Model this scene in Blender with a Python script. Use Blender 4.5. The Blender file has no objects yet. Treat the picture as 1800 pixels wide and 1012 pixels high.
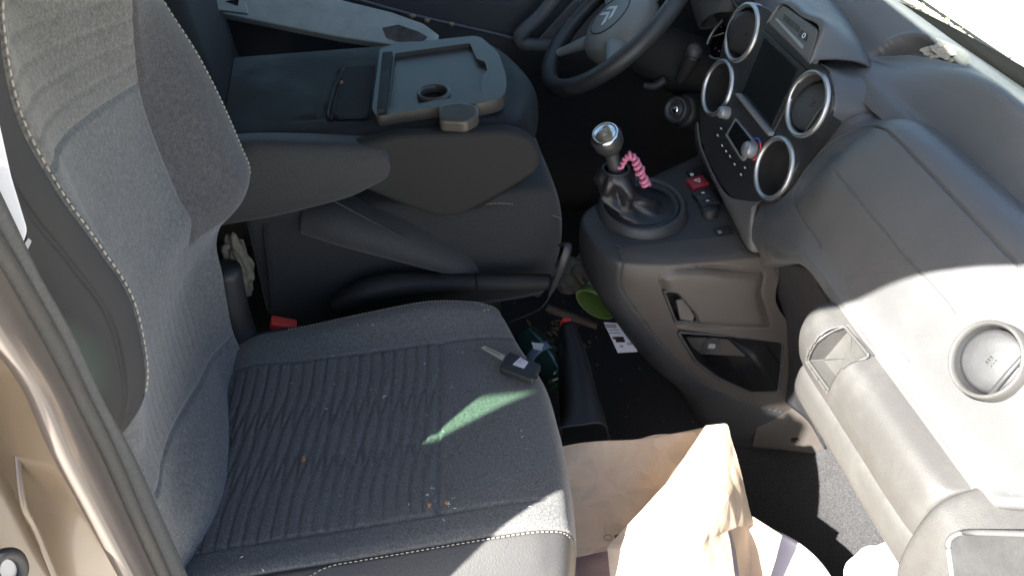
import bpy, bmesh, math, random
import numpy as np
from mathutils import Vector, Matrix, noise as mnoise

random.seed(7); rng = np.random.default_rng(7)
scene = bpy.context.scene
COL = scene.collection

# ------------------------------------------------------------------ camera
# Car frame in metres: X forward, Y towards the driver, Z up, z=0 the footwell floor.
FPX = 1498.0
YAW, PIT = math.radians(10.5), math.radians(39.5)
CAM = np.array([.011, -.845, 1.345])
FW = np.array([math.sin(YAW)*math.cos(PIT), math.cos(YAW)*math.cos(PIT), -math.sin(PIT)])
RT = np.array([math.cos(YAW), -math.sin(YAW), 0.0])
UP = np.cross(RT, FW)
cd = bpy.data.cameras.new('camera'); cam = bpy.data.objects.new('camera', cd); COL.objects.link(cam)
cd.sensor_width = 36.0; cd.lens = 36.0*FPX/1800.0; cd.clip_start = .02; cd.clip_end = 400
cam.matrix_world = Matrix(((RT[0], UP[0], -FW[0], CAM[0]), (RT[1], UP[1], -FW[1], CAM[1]), (RT[2], UP[2], -FW[2], CAM[2]), (0, 0, 0, 1)))
scene.camera = cam

# ------------------------------------------------------------------ light
SUN = Vector((-.638, -.378, .687)).normalized()
w = bpy.data.worlds.new('World'); scene.world = w; w.use_nodes = True
nt = w.node_tree; nt.nodes.clear()
sky = nt.nodes.new('ShaderNodeTexSky'); sky.sky_type = 'NISHITA'; sky.sun_disc = False
sky.sun_elevation = math.asin(SUN.z); sky.sun_rotation = math.atan2(SUN.x, SUN.y)
sky.air_density = .85; sky.dust_density = 2.5; sky.ozone_density = 1.0
bg = nt.nodes.new('ShaderNodeBackground'); bg.inputs['Strength'].default_value = .058
wo = nt.nodes.new('ShaderNodeOutputWorld')
nt.links.new(sky.outputs[0], bg.inputs[0]); nt.links.new(bg.outputs[0], wo.inputs[0])
sl = bpy.data.lights.new('sun', 'SUN'); sl.energy = 5.0; sl.angle = math.radians(.6); sl.color = (1.0, .965, .90)
so = bpy.data.objects.new('sun', sl); COL.objects.link(so); so.rotation_euler = SUN.to_track_quat('Z', 'Y').to_euler()
scene.view_settings.view_transform = 'Standard'; scene.view_settings.look = 'None'
scene.view_settings.exposure = 3.05; scene.view_settings.gamma = 1.0
try: scene.cycles.max_bounces = 10; scene.cycles.diffuse_bounces = 6; scene.cycles.transparent_max_bounces = 12
except Exception: pass

# ------------------------------------------------------------------ measuring helper: where a sight line meets a real plane of the car
def at(x, y, X=None, Y=None, Z=None):
    v = FW + (x-900)/FPX*RT - (y-506)/FPX*UP
    i, val = (0, X) if X is not None else (1, Y) if Y is not None else (2, Z)
    return CAM + (val-CAM[i])/v[i]*v
def on_plane(x, y, o, n):
    v = FW + (x-900)/FPX*RT - (y-506)/FPX*UP
    o = np.array(o); n = np.array(n)
    return CAM + (o-CAM).dot(n)/v.dot(n)*v

# ------------------------------------------------------------------ materials
def mat(name, col, rough=.5, metal=0, spec=.5, var=.0, vscale=40, bump=0, bscale=400, col2=None, dust=0, sheen=0, coat=0, weave=0, trans=0, stretch=(1,1,1)):
    m = bpy.data.materials.new(name); m.use_nodes = True
    n = m.node_tree; N = n.nodes; L = n.links; N.clear()
    out = N.new('ShaderNodeOutputMaterial'); b = N.new('ShaderNodeBsdfPrincipled'); L.new(b.outputs[0], out.inputs[0])
    b.inputs['Roughness'].default_value = rough; b.inputs['Metallic'].default_value = metal
    b.inputs['Specular IOR Level'].default_value = spec
    if sheen: b.inputs['Sheen Weight'].default_value = sheen; b.inputs['Sheen Roughness'].default_value = .5
    if coat: b.inputs['Coat Weight'].default_value = coat; b.inputs['Coat Roughness'].default_value = .08
    if trans: b.inputs['Transmission Weight'].default_value = trans
    tc = N.new('ShaderNodeTexCoord'); mp = N.new('ShaderNodeMapping'); L.new(tc.outputs['Object'], mp.inputs[0]); mp.inputs['Scale'].default_value = stretch
    c1 = (*col, 1); c2 = (*(col2 or [min(1, c*(1+var)) for c in col]), 1)
    c0 = c1 if col2 else (*[c*(1-var) for c in col], 1)
    last = None
    if var or col2:
        t = N.new('ShaderNodeTexNoise'); t.inputs['Scale'].default_value = vscale; t.inputs['Detail'].default_value = 5; t.inputs['Roughness'].default_value = .65
        L.new(mp.outputs[0], t.inputs['Vector'])
        r = N.new('ShaderNodeMapRange'); r.inputs[1].default_value = .32; r.inputs[2].default_value = .68; L.new(t.outputs[0], r.inputs[0])
        mx = N.new('ShaderNodeMix'); mx.data_type = 'RGBA'; mx.inputs[6].default_value = c0; mx.inputs[7].default_value = c2
        L.new(r.outputs[0], mx.inputs[0]); last = mx.outputs[2]
    if weave:
        t2 = N.new('ShaderNodeTexNoise'); t2.inputs['Scale'].default_value = 900; t2.inputs['Detail'].default_value = 2
        mp2 = N.new('ShaderNodeMapping'); mp2.inputs['Scale'].default_value = (1, .45, .45); L.new(tc.outputs['Object'], mp2.inputs[0]); L.new(mp2.outputs[0], t2.inputs['Vector'])
        r2 = N.new('ShaderNodeMapRange'); r2.inputs[1].default_value = .3; r2.inputs[2].default_value = .7; r2.inputs[3].default_value = 1-weave; r2.inputs[4].default_value = 1+weave; L.new(t2.outputs[0], r2.inputs[0])
        mm = N.new('ShaderNodeMix'); mm.data_type = 'RGBA'; mm.blend_type = 'MULTIPLY'; mm.inputs[0].default_value = 1
        if last: L.new(last, mm.inputs[6])
        else: mm.inputs[6].default_value = c1
        L.new(r2.outputs[0], mm.inputs[7]); last = mm.outputs[2]
    if dust:
        t3 = N.new('ShaderNodeTexNoise'); t3.inputs['Scale'].default_value = 9; t3.inputs['Detail'].default_value = 8; t3.inputs['Roughness'].default_value = .75; L.new(tc.outputs['Object'], t3.inputs['Vector'])
        r3 = N.new('ShaderNodeMapRange'); r3.inputs[1].default_value = .48; r3.inputs[2].default_value = .75; r3.inputs[4].default_value = dust; L.new(t3.outputs[0], r3.inputs[0])
        md = N.new('ShaderNodeMix'); md.data_type = 'RGBA'; md.inputs[7].default_value = (.30, .28, .25, 1)
        L.new(r3.outputs[0], md.inputs[0])
        if last: L.new(last, md.inputs[6])
        else: md.inputs[6].default_value = c1
        last = md.outputs[2]
        rr = N.new('ShaderNodeMapRange'); rr.inputs[1].default_value = .4; rr.inputs[2].default_value = .7; rr.inputs[3].default_value = max(.05, rough-.08); rr.inputs[4].default_value = min(1, rough+.15)
        L.new(t3.outputs[0], rr.inputs[0]); L.new(rr.outputs[0], b.inputs['Roughness'])
    if last: L.new(last, b.inputs['Base Color'])
    else: b.inputs['Base Color'].default_value = c1
    if bump:
        t4 = N.new('ShaderNodeTexNoise'); t4.inputs['Scale'].default_value = bscale; t4.inputs['Detail'].default_value = 3; L.new(mp.outputs[0], t4.inputs['Vector'])
        bp = N.new('ShaderNodeBump'); bp.inputs['Strength'].default_value = bump; bp.inputs['Distance'].default_value = .002
        L.new(t4.outputs[0], bp.inputs['Height']); L.new(bp.outputs[0], b.inputs['Normal'])
    return m
def glass_mat(name, tint, gloss=.06):
    m = bpy.data.materials.new(name); m.use_nodes = True; n = m.node_tree; N = n.nodes; L = n.links; N.clear()
    out = N.new('ShaderNodeOutputMaterial'); t = N.new('ShaderNodeBsdfTransparent'); t.inputs[0].default_value = (*tint, 1)
    g = N.new('ShaderNodeBsdfGlossy'); g.inputs['Roughness'].default_value = .03
    mx = N.new('ShaderNodeMixShader'); mx.inputs[0].default_value = gloss
    L.new(t.outputs[0], mx.inputs[1]); L.new(g.outputs[0], mx.inputs[2]); L.new(mx.outputs[0], out.inputs[0])
    return m
def paper_mat(name, col, trans=.25):
    m = bpy.data.materials.new(name); m.use_nodes = True; n = m.node_tree; N = n.nodes; L = n.links; N.clear()
    out = N.new('ShaderNodeOutputMaterial'); d = N.new('ShaderNodeBsdfDiffuse'); t = N.new('ShaderNodeBsdfTranslucent')
    tc = N.new('ShaderNodeTexCoord'); ns = N.new('ShaderNodeTexNoise'); ns.inputs['Scale'].default_value = 60; ns.inputs['Detail'].default_value = 6; L.new(tc.outputs['Object'], ns.inputs[0])
    mx = N.new('ShaderNodeMix'); mx.data_type = 'RGBA'; mx.inputs[6].default_value = (*[c*.88 for c in col], 1); mx.inputs[7].default_value = (*[min(1, c*1.08) for c in col], 1)
    L.new(ns.outputs[0], mx.inputs[0]); L.new(mx.outputs[2], d.inputs[0]); t.inputs[0].default_value = (col[0], col[1]*.8, col[2]*.6, 1)
    ms = N.new('ShaderNodeMixShader'); ms.inputs[0].default_value = trans; L.new(d.outputs[0], ms.inputs[1]); L.new(t.outputs[0], ms.inputs[2]); L.new(ms.outputs[0], out.inputs[0])
    return m

M = {}
M['seat_fabric'] = mat('seat_fabric', (.086, .086, .086), .9, var=.25, vscale=260, weave=.5, bump=.35, bscale=700, sheen=.25)
M['back_fabric'] = mat('back_fabric', (.122, .118, .112), .9, var=.28, vscale=150, weave=.4, bump=.3, bscale=500, sheen=.25)
M['back_fabric_lower'] = mat('back_fabric_lower', (.105, .108, .113), .9, var=.28, vscale=150, weave=.4, bump=.3, bscale=500, sheen=.25)
M['bolster_fabric'] = mat('bolster_fabric', (.062, .061, .066), .9, var=.25, vscale=150, weave=.4, bump=.3, bscale=500, sheen=.2)
M['trim_fabric'] = mat('trim_fabric', (.034, .034, .036), .75, bump=.15, bscale=900)
M['leatherette'] = mat('leatherette', (.038, .037, .037), .6, bump=.25, bscale=500, dust=.06)
M['thread'] = mat('thread', (.42, .38, .30), .8)
M['armrest_fabric'] = mat('armrest_fabric', (.027, .028, .0285), .8, var=.15, vscale=300, weave=.3, bump=.2, sheen=.15)
M['panel_black'] = mat('panel_black', (.011, .011, .0105), .85, bump=.1)
M['dark_fabric'] = mat('dark_fabric', (.017, .0178, .0180), .9, var=.2, vscale=300, weave=.3, bump=.2, sheen=.12)
M['black_plastic'] = mat('black_plastic', (.018, .018, .02), .5, bump=.15, bscale=600, dust=.03)
M['shell_plastic'] = mat('shell_plastic', (.014, .014, .0135), .62, spec=.25, bump=.12, bscale=700, dust=.05)
M['tray_plastic'] = mat('tray_plastic', (.052, .048, .040), .36, bump=.08, bscale=700)
M['dash_plastic'] = mat('dash_plastic', (.088, .089, .091), .42, bump=.3, bscale=750, dust=.07)
M['cover_plastic'] = mat('cover_plastic', (.056, .055, .053), .5, bump=.3, bscale=750, dust=.08)
M['bounce_warm_plastic'] = mat('bounce_warm_plastic', (.062, .054, .048), .5, bump=.15, bscale=700, dust=.06)  # console plastic made warmer and lighter to stand in for bounced light
M['console_plastic'] = mat('console_plastic', (.036, .037, .039), .5, bump=.15, bscale=700, dust=.07)
M['fascia'] = mat('fascia', (.022, .022, .024), .42, bump=.06, bscale=900, dust=.04)
M['gloss_black'] = mat('gloss_black', (.006, .006, .007), .12)
M['screen'] = mat('screen', (.008, .009, .010), .22)
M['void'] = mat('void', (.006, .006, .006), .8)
M['seal_black'] = mat('seal_black', (.003, .003, .003), .9, spec=.1)
M['chrome'] = mat('chrome', (.50, .51, .52), .40, metal=.9)
M['emblem_silver'] = mat('emblem_silver', (.75, .76, .76), .35, metal=.3)
M['bright_chrome'] = mat('bright_chrome', (.85, .87, .88), .1, metal=1)
M['silver_plastic'] = mat('silver_plastic', (.28, .29, .31), .35, metal=.4)
M['carpet'] = mat('carpet', (.028, .028, .030), .95, var=.7, vscale=350, bump=.9, bscale=700)
M['wheel_rubber'] = mat('wheel_rubber', (.035, .036, .036), .42, bump=.12, bscale=800)
M['wheel_hub'] = mat('wheel_hub', (.20, .205, .19), .5, bump=.12, bscale=800)
M['white_ink'] = mat('white_ink', (.62, .64, .64), .5)
M['grey_ink'] = mat('grey_ink', (.28, .28, .28), .6)
M['red'] = mat('red', (.75, .07, .06), .4)
M['dull_red'] = mat('dull_red', (.22, .02, .03), .45)
M['blue_mark'] = mat('blue_mark', (.05, .09, .5), .5)
M['pink'] = mat('pink', (.55, .17, .27), .6)
M['boot_leather'] = mat('boot_leather', (.022, .022, .024), .36, bump=.35, bscale=260, dust=.03)
M['paper'] = paper_mat('paper', (.56, .45, .34), .2)
M['leaflet'] = mat('leaflet', (.62, .63, .70), .6)
M['green_lid'] = mat('green_lid', (.085, .14, .03), .4)
M['jar_glass'] = mat('jar_glass', (.35, .42, .38), .15)
M['wood'] = mat('wood', (.10, .065, .045), .7, var=.4, vscale=20, stretch=(1, 6, 6))
M['cloth_beige'] = mat('cloth_beige', (.17, .15, .11), .9, var=.3, vscale=40, bump=.4, bscale=200)
M['bottle'] = mat('bottle', (.02, .05, .04), .15, coat=.6)
M['label_blue'] = mat('label_blue', (.20, .28, .36), .35)
M['beige_paint'] = mat('beige_paint', (.135, .10, .066), .28, coat=.6, var=.1, vscale=6)
M['beige_paint_lit'] = mat('beige_paint_lit', (.62, .54, .42), .35, coat=.4)  # lit copy of the beige body paint, sunlight put into its colour
M['mauve_paint'] = mat('mauve_paint', (.12, .10, .088), .3, var=.06, vscale=15, coat=.4)
M['seal_rubber'] = mat('seal_rubber', (.04, .039, .037), .7, bump=.3, bscale=500, dust=.1)
M['grey_trim'] = mat('grey_trim', (.06, .061, .061), .85, var=.15, vscale=300, bump=.3, bscale=600)
M['sill_grey'] = mat('sill_grey', (.45, .47, .45), .6, var=.12, vscale=25, dust=.25)
M['worn_brown'] = mat('worn_brown', (.10, .085, .08), .8, var=.5, vscale=40)
M['roof_liner'] = mat('roof_liner', (.16, .16, .155), .9)
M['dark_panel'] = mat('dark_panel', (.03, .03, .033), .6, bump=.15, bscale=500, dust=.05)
M['door_grey'] = mat('door_grey', (.11, .115, .12), .5, bump=.1, dust=.05)
M['white_plastic'] = mat('white_plastic', (.50, .48, .54), .35)
M['white_paper'] = mat('white_paper', (.78, .78, .77), .7)
M['strap_sunlit'] = mat('strap_sunlit', (.74, .74, .76), .6)
M['lint'] = mat('lint', (.55, .55, .52), .9)
M['crumb'] = mat('crumb', (.36, .17, .07), .8, var=.3, vscale=200)
M['key_black'] = mat('key_black', (.02, .02, .022), .45, bump=.1)
M['cloth_pale'] = mat('cloth_pale', (.26, .23, .19), .9, bump=.3)
M['straw'] = mat('straw', (.13, .10, .06), .9, var=.4, vscale=30)
M['leaf_tan'] = mat('leaf_tan', (.42, .33, .2), .9)
M['green_rim'] = mat('green_rim', (.24, .36, .13), .35)
M['steel'] = mat('steel', (.62, .58, .48), .35, metal=.7)
M['windscreen'] = glass_mat('windscreen', (.80, .88, .84), .05)
M['green_glass'] = glass_mat('green_glass', (.55, .74, .60), .06)
M['ground'] = mat('ground', (.34, .32, .28), .9, var=.35, vscale=14, bump=.6, bscale=30)
M['leaf'] = mat('leaf', (.16, .22, .09), .6, var=.5, vscale=8)
M['mauve_bag_shade'] = mat('mauve_bag_shade', (.28, .19, .17), .9, bump=.3)

# ------------------------------------------------------------------ builders
def empty(name, loc, label=None, cat=None, group=None):
    o = bpy.data.objects.new(name, None); o.empty_display_size = .05; COL.objects.link(o); o.location = tuple(loc)
    if label: tag(o, label, cat, group)
    return o
def tag(o, label, cat, group=None):
    o['label'] = label; o['category'] = cat
    if group: o['group'] = group
    return o
def obj(name, me, m, parent=None, smooth=True):
    if isinstance(me, bmesh.types.BMesh):
        d = bpy.data.meshes.new(name); me.to_mesh(d); me.free(); me = d
    if m is not None: me.materials.append(M[m] if isinstance(m, str) else m)
    if smooth and len(me.polygons): me.polygons.foreach_set('use_smooth', [True]*len(me.polygons))
    o = bpy.data.objects.new(name, me); COL.objects.link(o)
    if parent is not None:
        o.parent = parent; o.matrix_parent_inverse = parent_inv(parent)
    return o
def parent_inv(p):
    T = Matrix.Identity(4); q = p
    chain = []
    while q is not None:
        chain.append(q); q = q.parent
    Wm = Matrix.Identity(4)
    for q in reversed(chain): Wm = Wm @ q.matrix_parent_inverse @ Matrix.LocRotScale(q.location, q.rotation_euler, q.scale)
    return Wm.inverted()
def mesh(name, v, f, m, parent=None, smooth=True):
    me = bpy.data.meshes.new(name); me.from_pydata([tuple(map(float, q)) for q in v], [], [tuple(map(int, q)) for q in f]); me.update()
    return obj(name, me, m, parent, smooth)
def cr(c, n, axis=0, closed=False):
    c = np.moveaxis(np.asarray(c, float), axis, 0); k = len(c)
    if closed: t = np.linspace(0, k, n, endpoint=False)
    else: t = np.linspace(0, k-1, n)
    i = np.floor(t).astype(int)
    if not closed: i = np.clip(i, 0, k-2)
    s = (t-i).reshape((-1,)+(1,)*(c.ndim-1))
    if closed: g = lambda j: c[j % k]
    else:
        e = np.concatenate([[2*c[0]-c[1]], c, [2*c[-1]-c[-2]]]); g = lambda j: e[j+1]
    p0, p1, p2, p3 = g(i-1), g(i), g(i+1), g(i+2)
    r = .5*(2*p1+(p2-p0)*s+(2*p0-5*p1+4*p2-p3)*s*s+(3*p1-p0-3*p2+p3)*s**3)
    return np.moveaxis(r, 0, axis)
def grid_eval(ctrl, nu, nv): return cr(cr(ctrl, nu, 0), nv, 1)
def normals(P):
    du = np.gradient(P, axis=0); dv = np.gradient(P, axis=1); n = np.cross(du, dv)
    return n/np.maximum(np.linalg.norm(n, axis=-1, keepdims=True), 1e-9)
def polydist(P, line):
    sh = P.shape[:-1]; Q = P.reshape(-1, 3); best = np.full(len(Q), 1e9); line = np.asarray(line, float)
    for a, b in zip(line[:-1], line[1:]):
        ab = b-a; t = np.clip(((Q-a)@ab)/max(ab@ab, 1e-12), 0, 1); d = np.linalg.norm(Q-(a+t[:, None]*ab), axis=1); best = np.minimum(best, d)
    return best.reshape(sh)
def groove(P, lines, n=None, flip=1):
    n = normals(P)*flip if n is None else n
    for line, wd, dp in lines: P = P-n*(dp*np.exp(-(polydist(P, line)/wd)**2))[..., None]
    return P
def grid_mesh(name, P, m, parent, keep=None, solid=0, closed_u=False, closed_v=False):
    nu, nv = P.shape[:2]; idx = np.arange(nu*nv).reshape(nu, nv)
    if closed_u: idx = np.concatenate([idx, idx[:1]], 0)
    if closed_v: idx = np.concatenate([idx, idx[:, :1]], 1)
    F = np.stack([idx[:-1, :-1], idx[1:, :-1], idx[1:, 1:], idx[:-1, 1:]], -1)
    F = F.reshape(-1, 4) if keep is None else F[keep[:F.shape[0], :F.shape[1]]]
    used = np.unique(F); mp = np.full(nu*nv, -1); mp[used] = np.arange(len(used))
    V = P.reshape(-1, 3)[used]; F = mp[F]
    me = bpy.data.meshes.new(name); me.vertices.add(len(V)); me.vertices.foreach_set('co', V.astype(np.float32).ravel())
    me.loops.add(F.size); me.loops.foreach_set('vertex_index', F.astype(np.int32).ravel())
    me.polygons.add(len(F)); me.polygons.foreach_set('loop_start', np.arange(0, F.size, 4, dtype=np.int32)); me.polygons.foreach_set('loop_total', np.full(len(F), 4, np.int32))
    me.update(calc_edges=True); me.validate()
    o = obj(name, me, m, parent)
    if solid:
        s = o.modifiers.new('solid', 'SOLIDIFY'); s.thickness = abs(solid); s.offset = -1 if solid > 0 else 1
    return o
def lin_eval(c, nu, nv):
    f = lambda c, n: (lambda t, i: c[i]*(1-(t-i))[:, None, None]+c[i+1]*(t-i)[:, None, None])(np.linspace(0, len(c)-1, n), np.clip(np.floor(np.linspace(0, len(c)-1, n)).astype(int), 0, len(c)-2))
    return np.swapaxes(f(np.swapaxes(f(c, nu), 0, 1), nv), 0, 1)
def sheet(name, ctrl, m, parent, nu=40, nv=40, lines=None, flip=1, solid=.003, keep=None, disp=None, crisp=False):
    P = (lin_eval if crisp else grid_eval)(np.array([[np.asarray(q, float) for q in row] for row in ctrl]), nu, nv)
    if disp is not None: P = P+normals(P)*flip*disp(P)[..., None]
    if lines: P = groove(P, lines, flip=flip)
    k = keep(P) if keep else None
    return grid_mesh(name, P, m, parent, k, solid*flip)
def tube(name, pts, r, m, parent, n=10, seg=40, closed=False, flat=1.0):
    Q = cr(np.array(pts, float), seg, 0, closed); R = np.full(len(Q), r) if np.isscalar(r) else cr(np.array(r, float)[:, None], seg, 0, closed)[:, 0]
    T = np.roll(Q, -1, 0)-np.roll(Q, 1, 0) if closed else np.gradient(Q, axis=0)
    T /= np.linalg.norm(T, axis=1, keepdims=True)+1e-12
    a = np.cross(T[0], (0, 0, 1.0)); a = a if np.linalg.norm(a) > .1 else np.cross(T[0], (0, 1.0, 0)); a /= np.linalg.norm(a)
    rings = []
    for q, t, rr in zip(Q, T, R):
        a = a-t*(a@t); a /= np.linalg.norm(a); b = np.cross(t, a)
        th = np.arange(n)*2*np.pi/n; rings.append(q+rr*(np.cos(th)[:, None]*a+flat*np.sin(th)[:, None]*b))
    P = np.array(rings)
    o = None
    V = P.reshape(-1, 3); k = len(Q); F = []
    for i in range(k if closed else k-1):
        j = (i+1) % k
        for c in range(n): F.append((i*n+c, i*n+(c+1) % n, j*n+(c+1) % n, j*n+c))
    if not closed: F += [tuple(range(n))[::-1], tuple((k-1)*n+c for c in range(n))]
    return mesh(name, V, F, m, parent)
def frame(o, n, up=(0, 0, 1)):
    n = np.array(n, float); n /= np.linalg.norm(n); up = np.array(up, float); ex = np.cross(up, n); ex /= np.linalg.norm(ex); ey = np.cross(n, ex)
    return np.array(o, float), ex, ey, n
def lathe(name, prof, fr, m, parent, seg=48, sx=1.0, sy=1.0, closed=False):
    o, ex, ey, n = fr; th = np.arange(seg)*2*np.pi/seg; P = np.array([[o+r*(math.cos(t)*sx*ex+math.sin(t)*sy*ey)+h*n for t in th] for r, h in prof])
    return grid_mesh(name, P, m, parent, None, 0, closed, True)
def rounded(pts, r, seg=5):
    pts = [np.array(p, float) for p in pts]; out = []; k = len(pts)
    for i in range(k):
        a, b, c = pts[i-1], pts[i], pts[(i+1) % k]; rr = r[i] if hasattr(r, '__len__') else r
        u = (a-b); lu = np.linalg.norm(u); u = u/lu; v = (c-b); lv = np.linalg.norm(v); v = v/lv; rr = min(rr, lu*.48, lv*.48)
        for s in range(seg+1):
            t = s/seg; out.append((1-t)**2*(b+u*rr)+2*t*(1-t)*b+t*t*(b+v*rr))
    return out
def plate(name, outline, fr, depth, m, parent, bevel=.002, holes=(), bseg=2):
    o, ex, ey, n = fr; bm = bmesh.new(); loops = []
    for lp in [outline]+list(holes):
        vs = [bm.verts.new(o+p[0]*ex+p[1]*ey) for p in lp]; loops.append([bm.edges.new((vs[i], vs[(i+1) % len(vs)])) for i in range(len(vs))])
    if holes: bmesh.ops.triangle_fill(bm, use_beauty=True, edges=[e for l in loops for e in l])
    else: bm.faces.new(list(bm.verts))
    bm.normal_update()
    for f in bm.faces:
        if f.normal.dot(Vector(n)) < 0: f.normal_flip()
    front = list(bm.faces)
    r = bmesh.ops.extrude_face_region(bm, geom=front)
    nv = [g for g in r['geom'] if isinstance(g, bmesh.types.BMVert)]
    bmesh.ops.translate(bm, verts=nv, vec=Vector(n*depth))
    bmesh.ops.translate(bm, verts=list(bm.verts), vec=Vector(-n*depth))
    bmesh.ops.recalc_face_normals(bm, faces=list(bm.faces))
    ob = obj(name, bm, m, parent, smooth=False)
    if bevel:
        b = ob.modifiers.new('bevel', 'BEVEL'); b.width = bevel; b.segments = bseg; b.limit_method = 'ANGLE'; b.angle_limit = math.radians(40); b.harden_normals = False
    return ob
def uv(points3, fr):
    o, ex, ey, n = fr; return [((np.array(p)-o)@ex, (np.array(p)-o)@ey) for p in points3]
def pix(pts, fr): return uv([on_plane(x, y, fr[0], fr[3]) for x, y in pts], fr)
def rbox(name, c, size, m, parent, bevel=.006, rot=(0, 0, 0), bseg=3):
    bm = bmesh.new(); bmesh.ops.create_cube(bm, size=1); bmesh.ops.scale(bm, vec=Vector(size), verts=bm.verts)
    R = Matrix.LocRotScale(Vector(c), Vector(rot) and __import__('mathutils').Euler(rot), None); bmesh.ops.transform(bm, matrix=R, verts=bm.verts)
    ob = obj(name, bm, m, parent, smooth=True)
    b = ob.modifiers.new('bevel', 'BEVEL'); b.width = bevel; b.segments = bseg; b.limit_method = 'ANGLE'
    return ob
def stitches(name, line, m, parent, step=.0065, ln=.0042, r=.0009, lift=np.array([0, 0, .0012])):
    L = cr(np.array(line, float), 400); s = np.concatenate([[0], np.cumsum(np.linalg.norm(np.diff(L, axis=0), axis=1))]); V = []; F = []
    for d in np.arange(0, s[-1]-ln, step):
        a = np.array([np.interp(d, s, L[:, k]) for k in range(3)])+lift; b = np.array([np.interp(d+ln, s, L[:, k]) for k in range(3)])+lift
        t = (b-a)/np.linalg.norm(b-a); u = np.cross(t, (0, 0, 1.)); u /= np.linalg.norm(u)+1e-9; v = np.cross(t, u); o = len(V)
        for q, rr in ((a, r*.4), (a*.8+b*.2, r), (a*.2+b*.8, r), (b, r*.4)):
            for k in range(5): V.append(q+rr*(math.cos(k*1.2566)*u+math.sin(k*1.2566)*v))
        for ring in range(3):
            for k in range(5): F.append((o+ring*5+k, o+ring*5+(k+1) % 5, o+ring*5+5+(k+1) % 5, o+ring*5+5+k))
        F += [tuple(o+k for k in range(5)), tuple(o+15+k for k in range(5))[::-1]]
    ob = mesh(name, V, F, m, parent); ob['kind'] = 'stuff'; return ob
def crumple(name, c, size, m, parent=None, sub=4, amp=.35, seed=0, freq=3.0):
    bm = bmesh.new(); bmesh.ops.create_icosphere(bm, subdivisions=sub, radius=1)
    for v in bm.verts:
        n = mnoise.ridged_multi_fractal(v.co*freq*.5+Vector((seed, 0, 0)), .9, 2.1, 4, .8, 2.0)*.35+mnoise.noise(v.co*freq+Vector((seed*3, 1, 2)))
        v.co *= 1+amp*(n-.4)
    bmesh.ops.scale(bm, vec=Vector(size), verts=bm.verts); bmesh.ops.translate(bm, vec=Vector(c), verts=bm.verts)
    return obj(name, bm, m, parent, smooth=False)
def flecks(parent, pts, nrms, smin, smax, name='lint', m='lint'):
    V = []; F = []
    for p, n in zip(pts, nrms):
        s = rng.uniform(smin, smax); a = rng.uniform(0, 6.28); n = np.asarray(n); t1 = np.cross(n, (math.cos(a), math.sin(a), .3)); t1 /= np.linalg.norm(t1); t2 = np.cross(n, t1); lo = rng.uniform(.6, 2.4); o = len(V)
        p = np.asarray(p)+n*.0006+t1*rng.normal(0, .002)+t2*rng.normal(0, .002)
        V += [p-t1*s*lo, p-t2*s*.5, p+t1*s*lo*.9+t2*s*.4, p+t2*s*.6, p+n*s*.5]; F += [(o, o+1, o+4), (o+1, o+2, o+4), (o+2, o+3, o+4), (o+3, o, o+4)]
    l = mesh(name, V, F, m, parent, smooth=False); l['kind'] = 'stuff'; return l
def snap(P, line, n=60):
    # a drawn line carried onto a real surface: the surface point nearest to each sight line
    Q = P.reshape(-1, 3)-CAM; z = Q@FW; U = np.stack([900+FPX*(Q@RT)/z, 506-FPX*(Q@UP)/z], 1); L = cr(np.array(line, float), n)
    S_ = np.array([P.reshape(-1, 3)[np.argmin(((U-l)**2).sum(1))] for l in L]); k = np.ones(9)/9
    Sp = np.concatenate([np.repeat(S_[:1], 4, 0), S_, np.repeat(S_[-1:], 4, 0)]); return [q for q in np.stack([np.convolve(Sp[:, i], k, 'valid') for i in range(3)], 1)]
def lerp(a, b, t): return np.asarray(a, float)*(1-t)+np.asarray(b, float)*t
def L3(pts, **k): return [at(x, y, **k) for x, y in pts]

# ================================================================== THE SETTING
def build_setting():
    g = mesh('ground', [(-60, -60, -.55), (60, -60, -.55), (60, 60, -.55), (-60, 60, -.55)], [(0, 1, 2, 3)], 'ground', smooth=False); g['kind'] = 'structure'
    # carpet with toe board
    prof = [(-1.7, -.10), (-.3, -.10), (.3, -.10), (.66, -.10), (.86, -.10), (.98, .10), (1.04, .42), (1.06, .60)]
    ctrl = [[(x, y, z) for y in (-.42, -.1, .2, .6, 1.26)] for x, z in prof]
    rib = [L3([(1290, 915), (1330, 897), (1400, 868), (1470, 838), (1540, 800)], Z=-.094)]
    rib = [[np.array(q) for q in rib[0]]]
    f = sheet('floor', ctrl, 'carpet', None, 160, 160, lines=[(rib[0], .007, -.006)], flip=-1 if False else 1, solid=.01); f['kind'] = 'structure'
build_setting()

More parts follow.
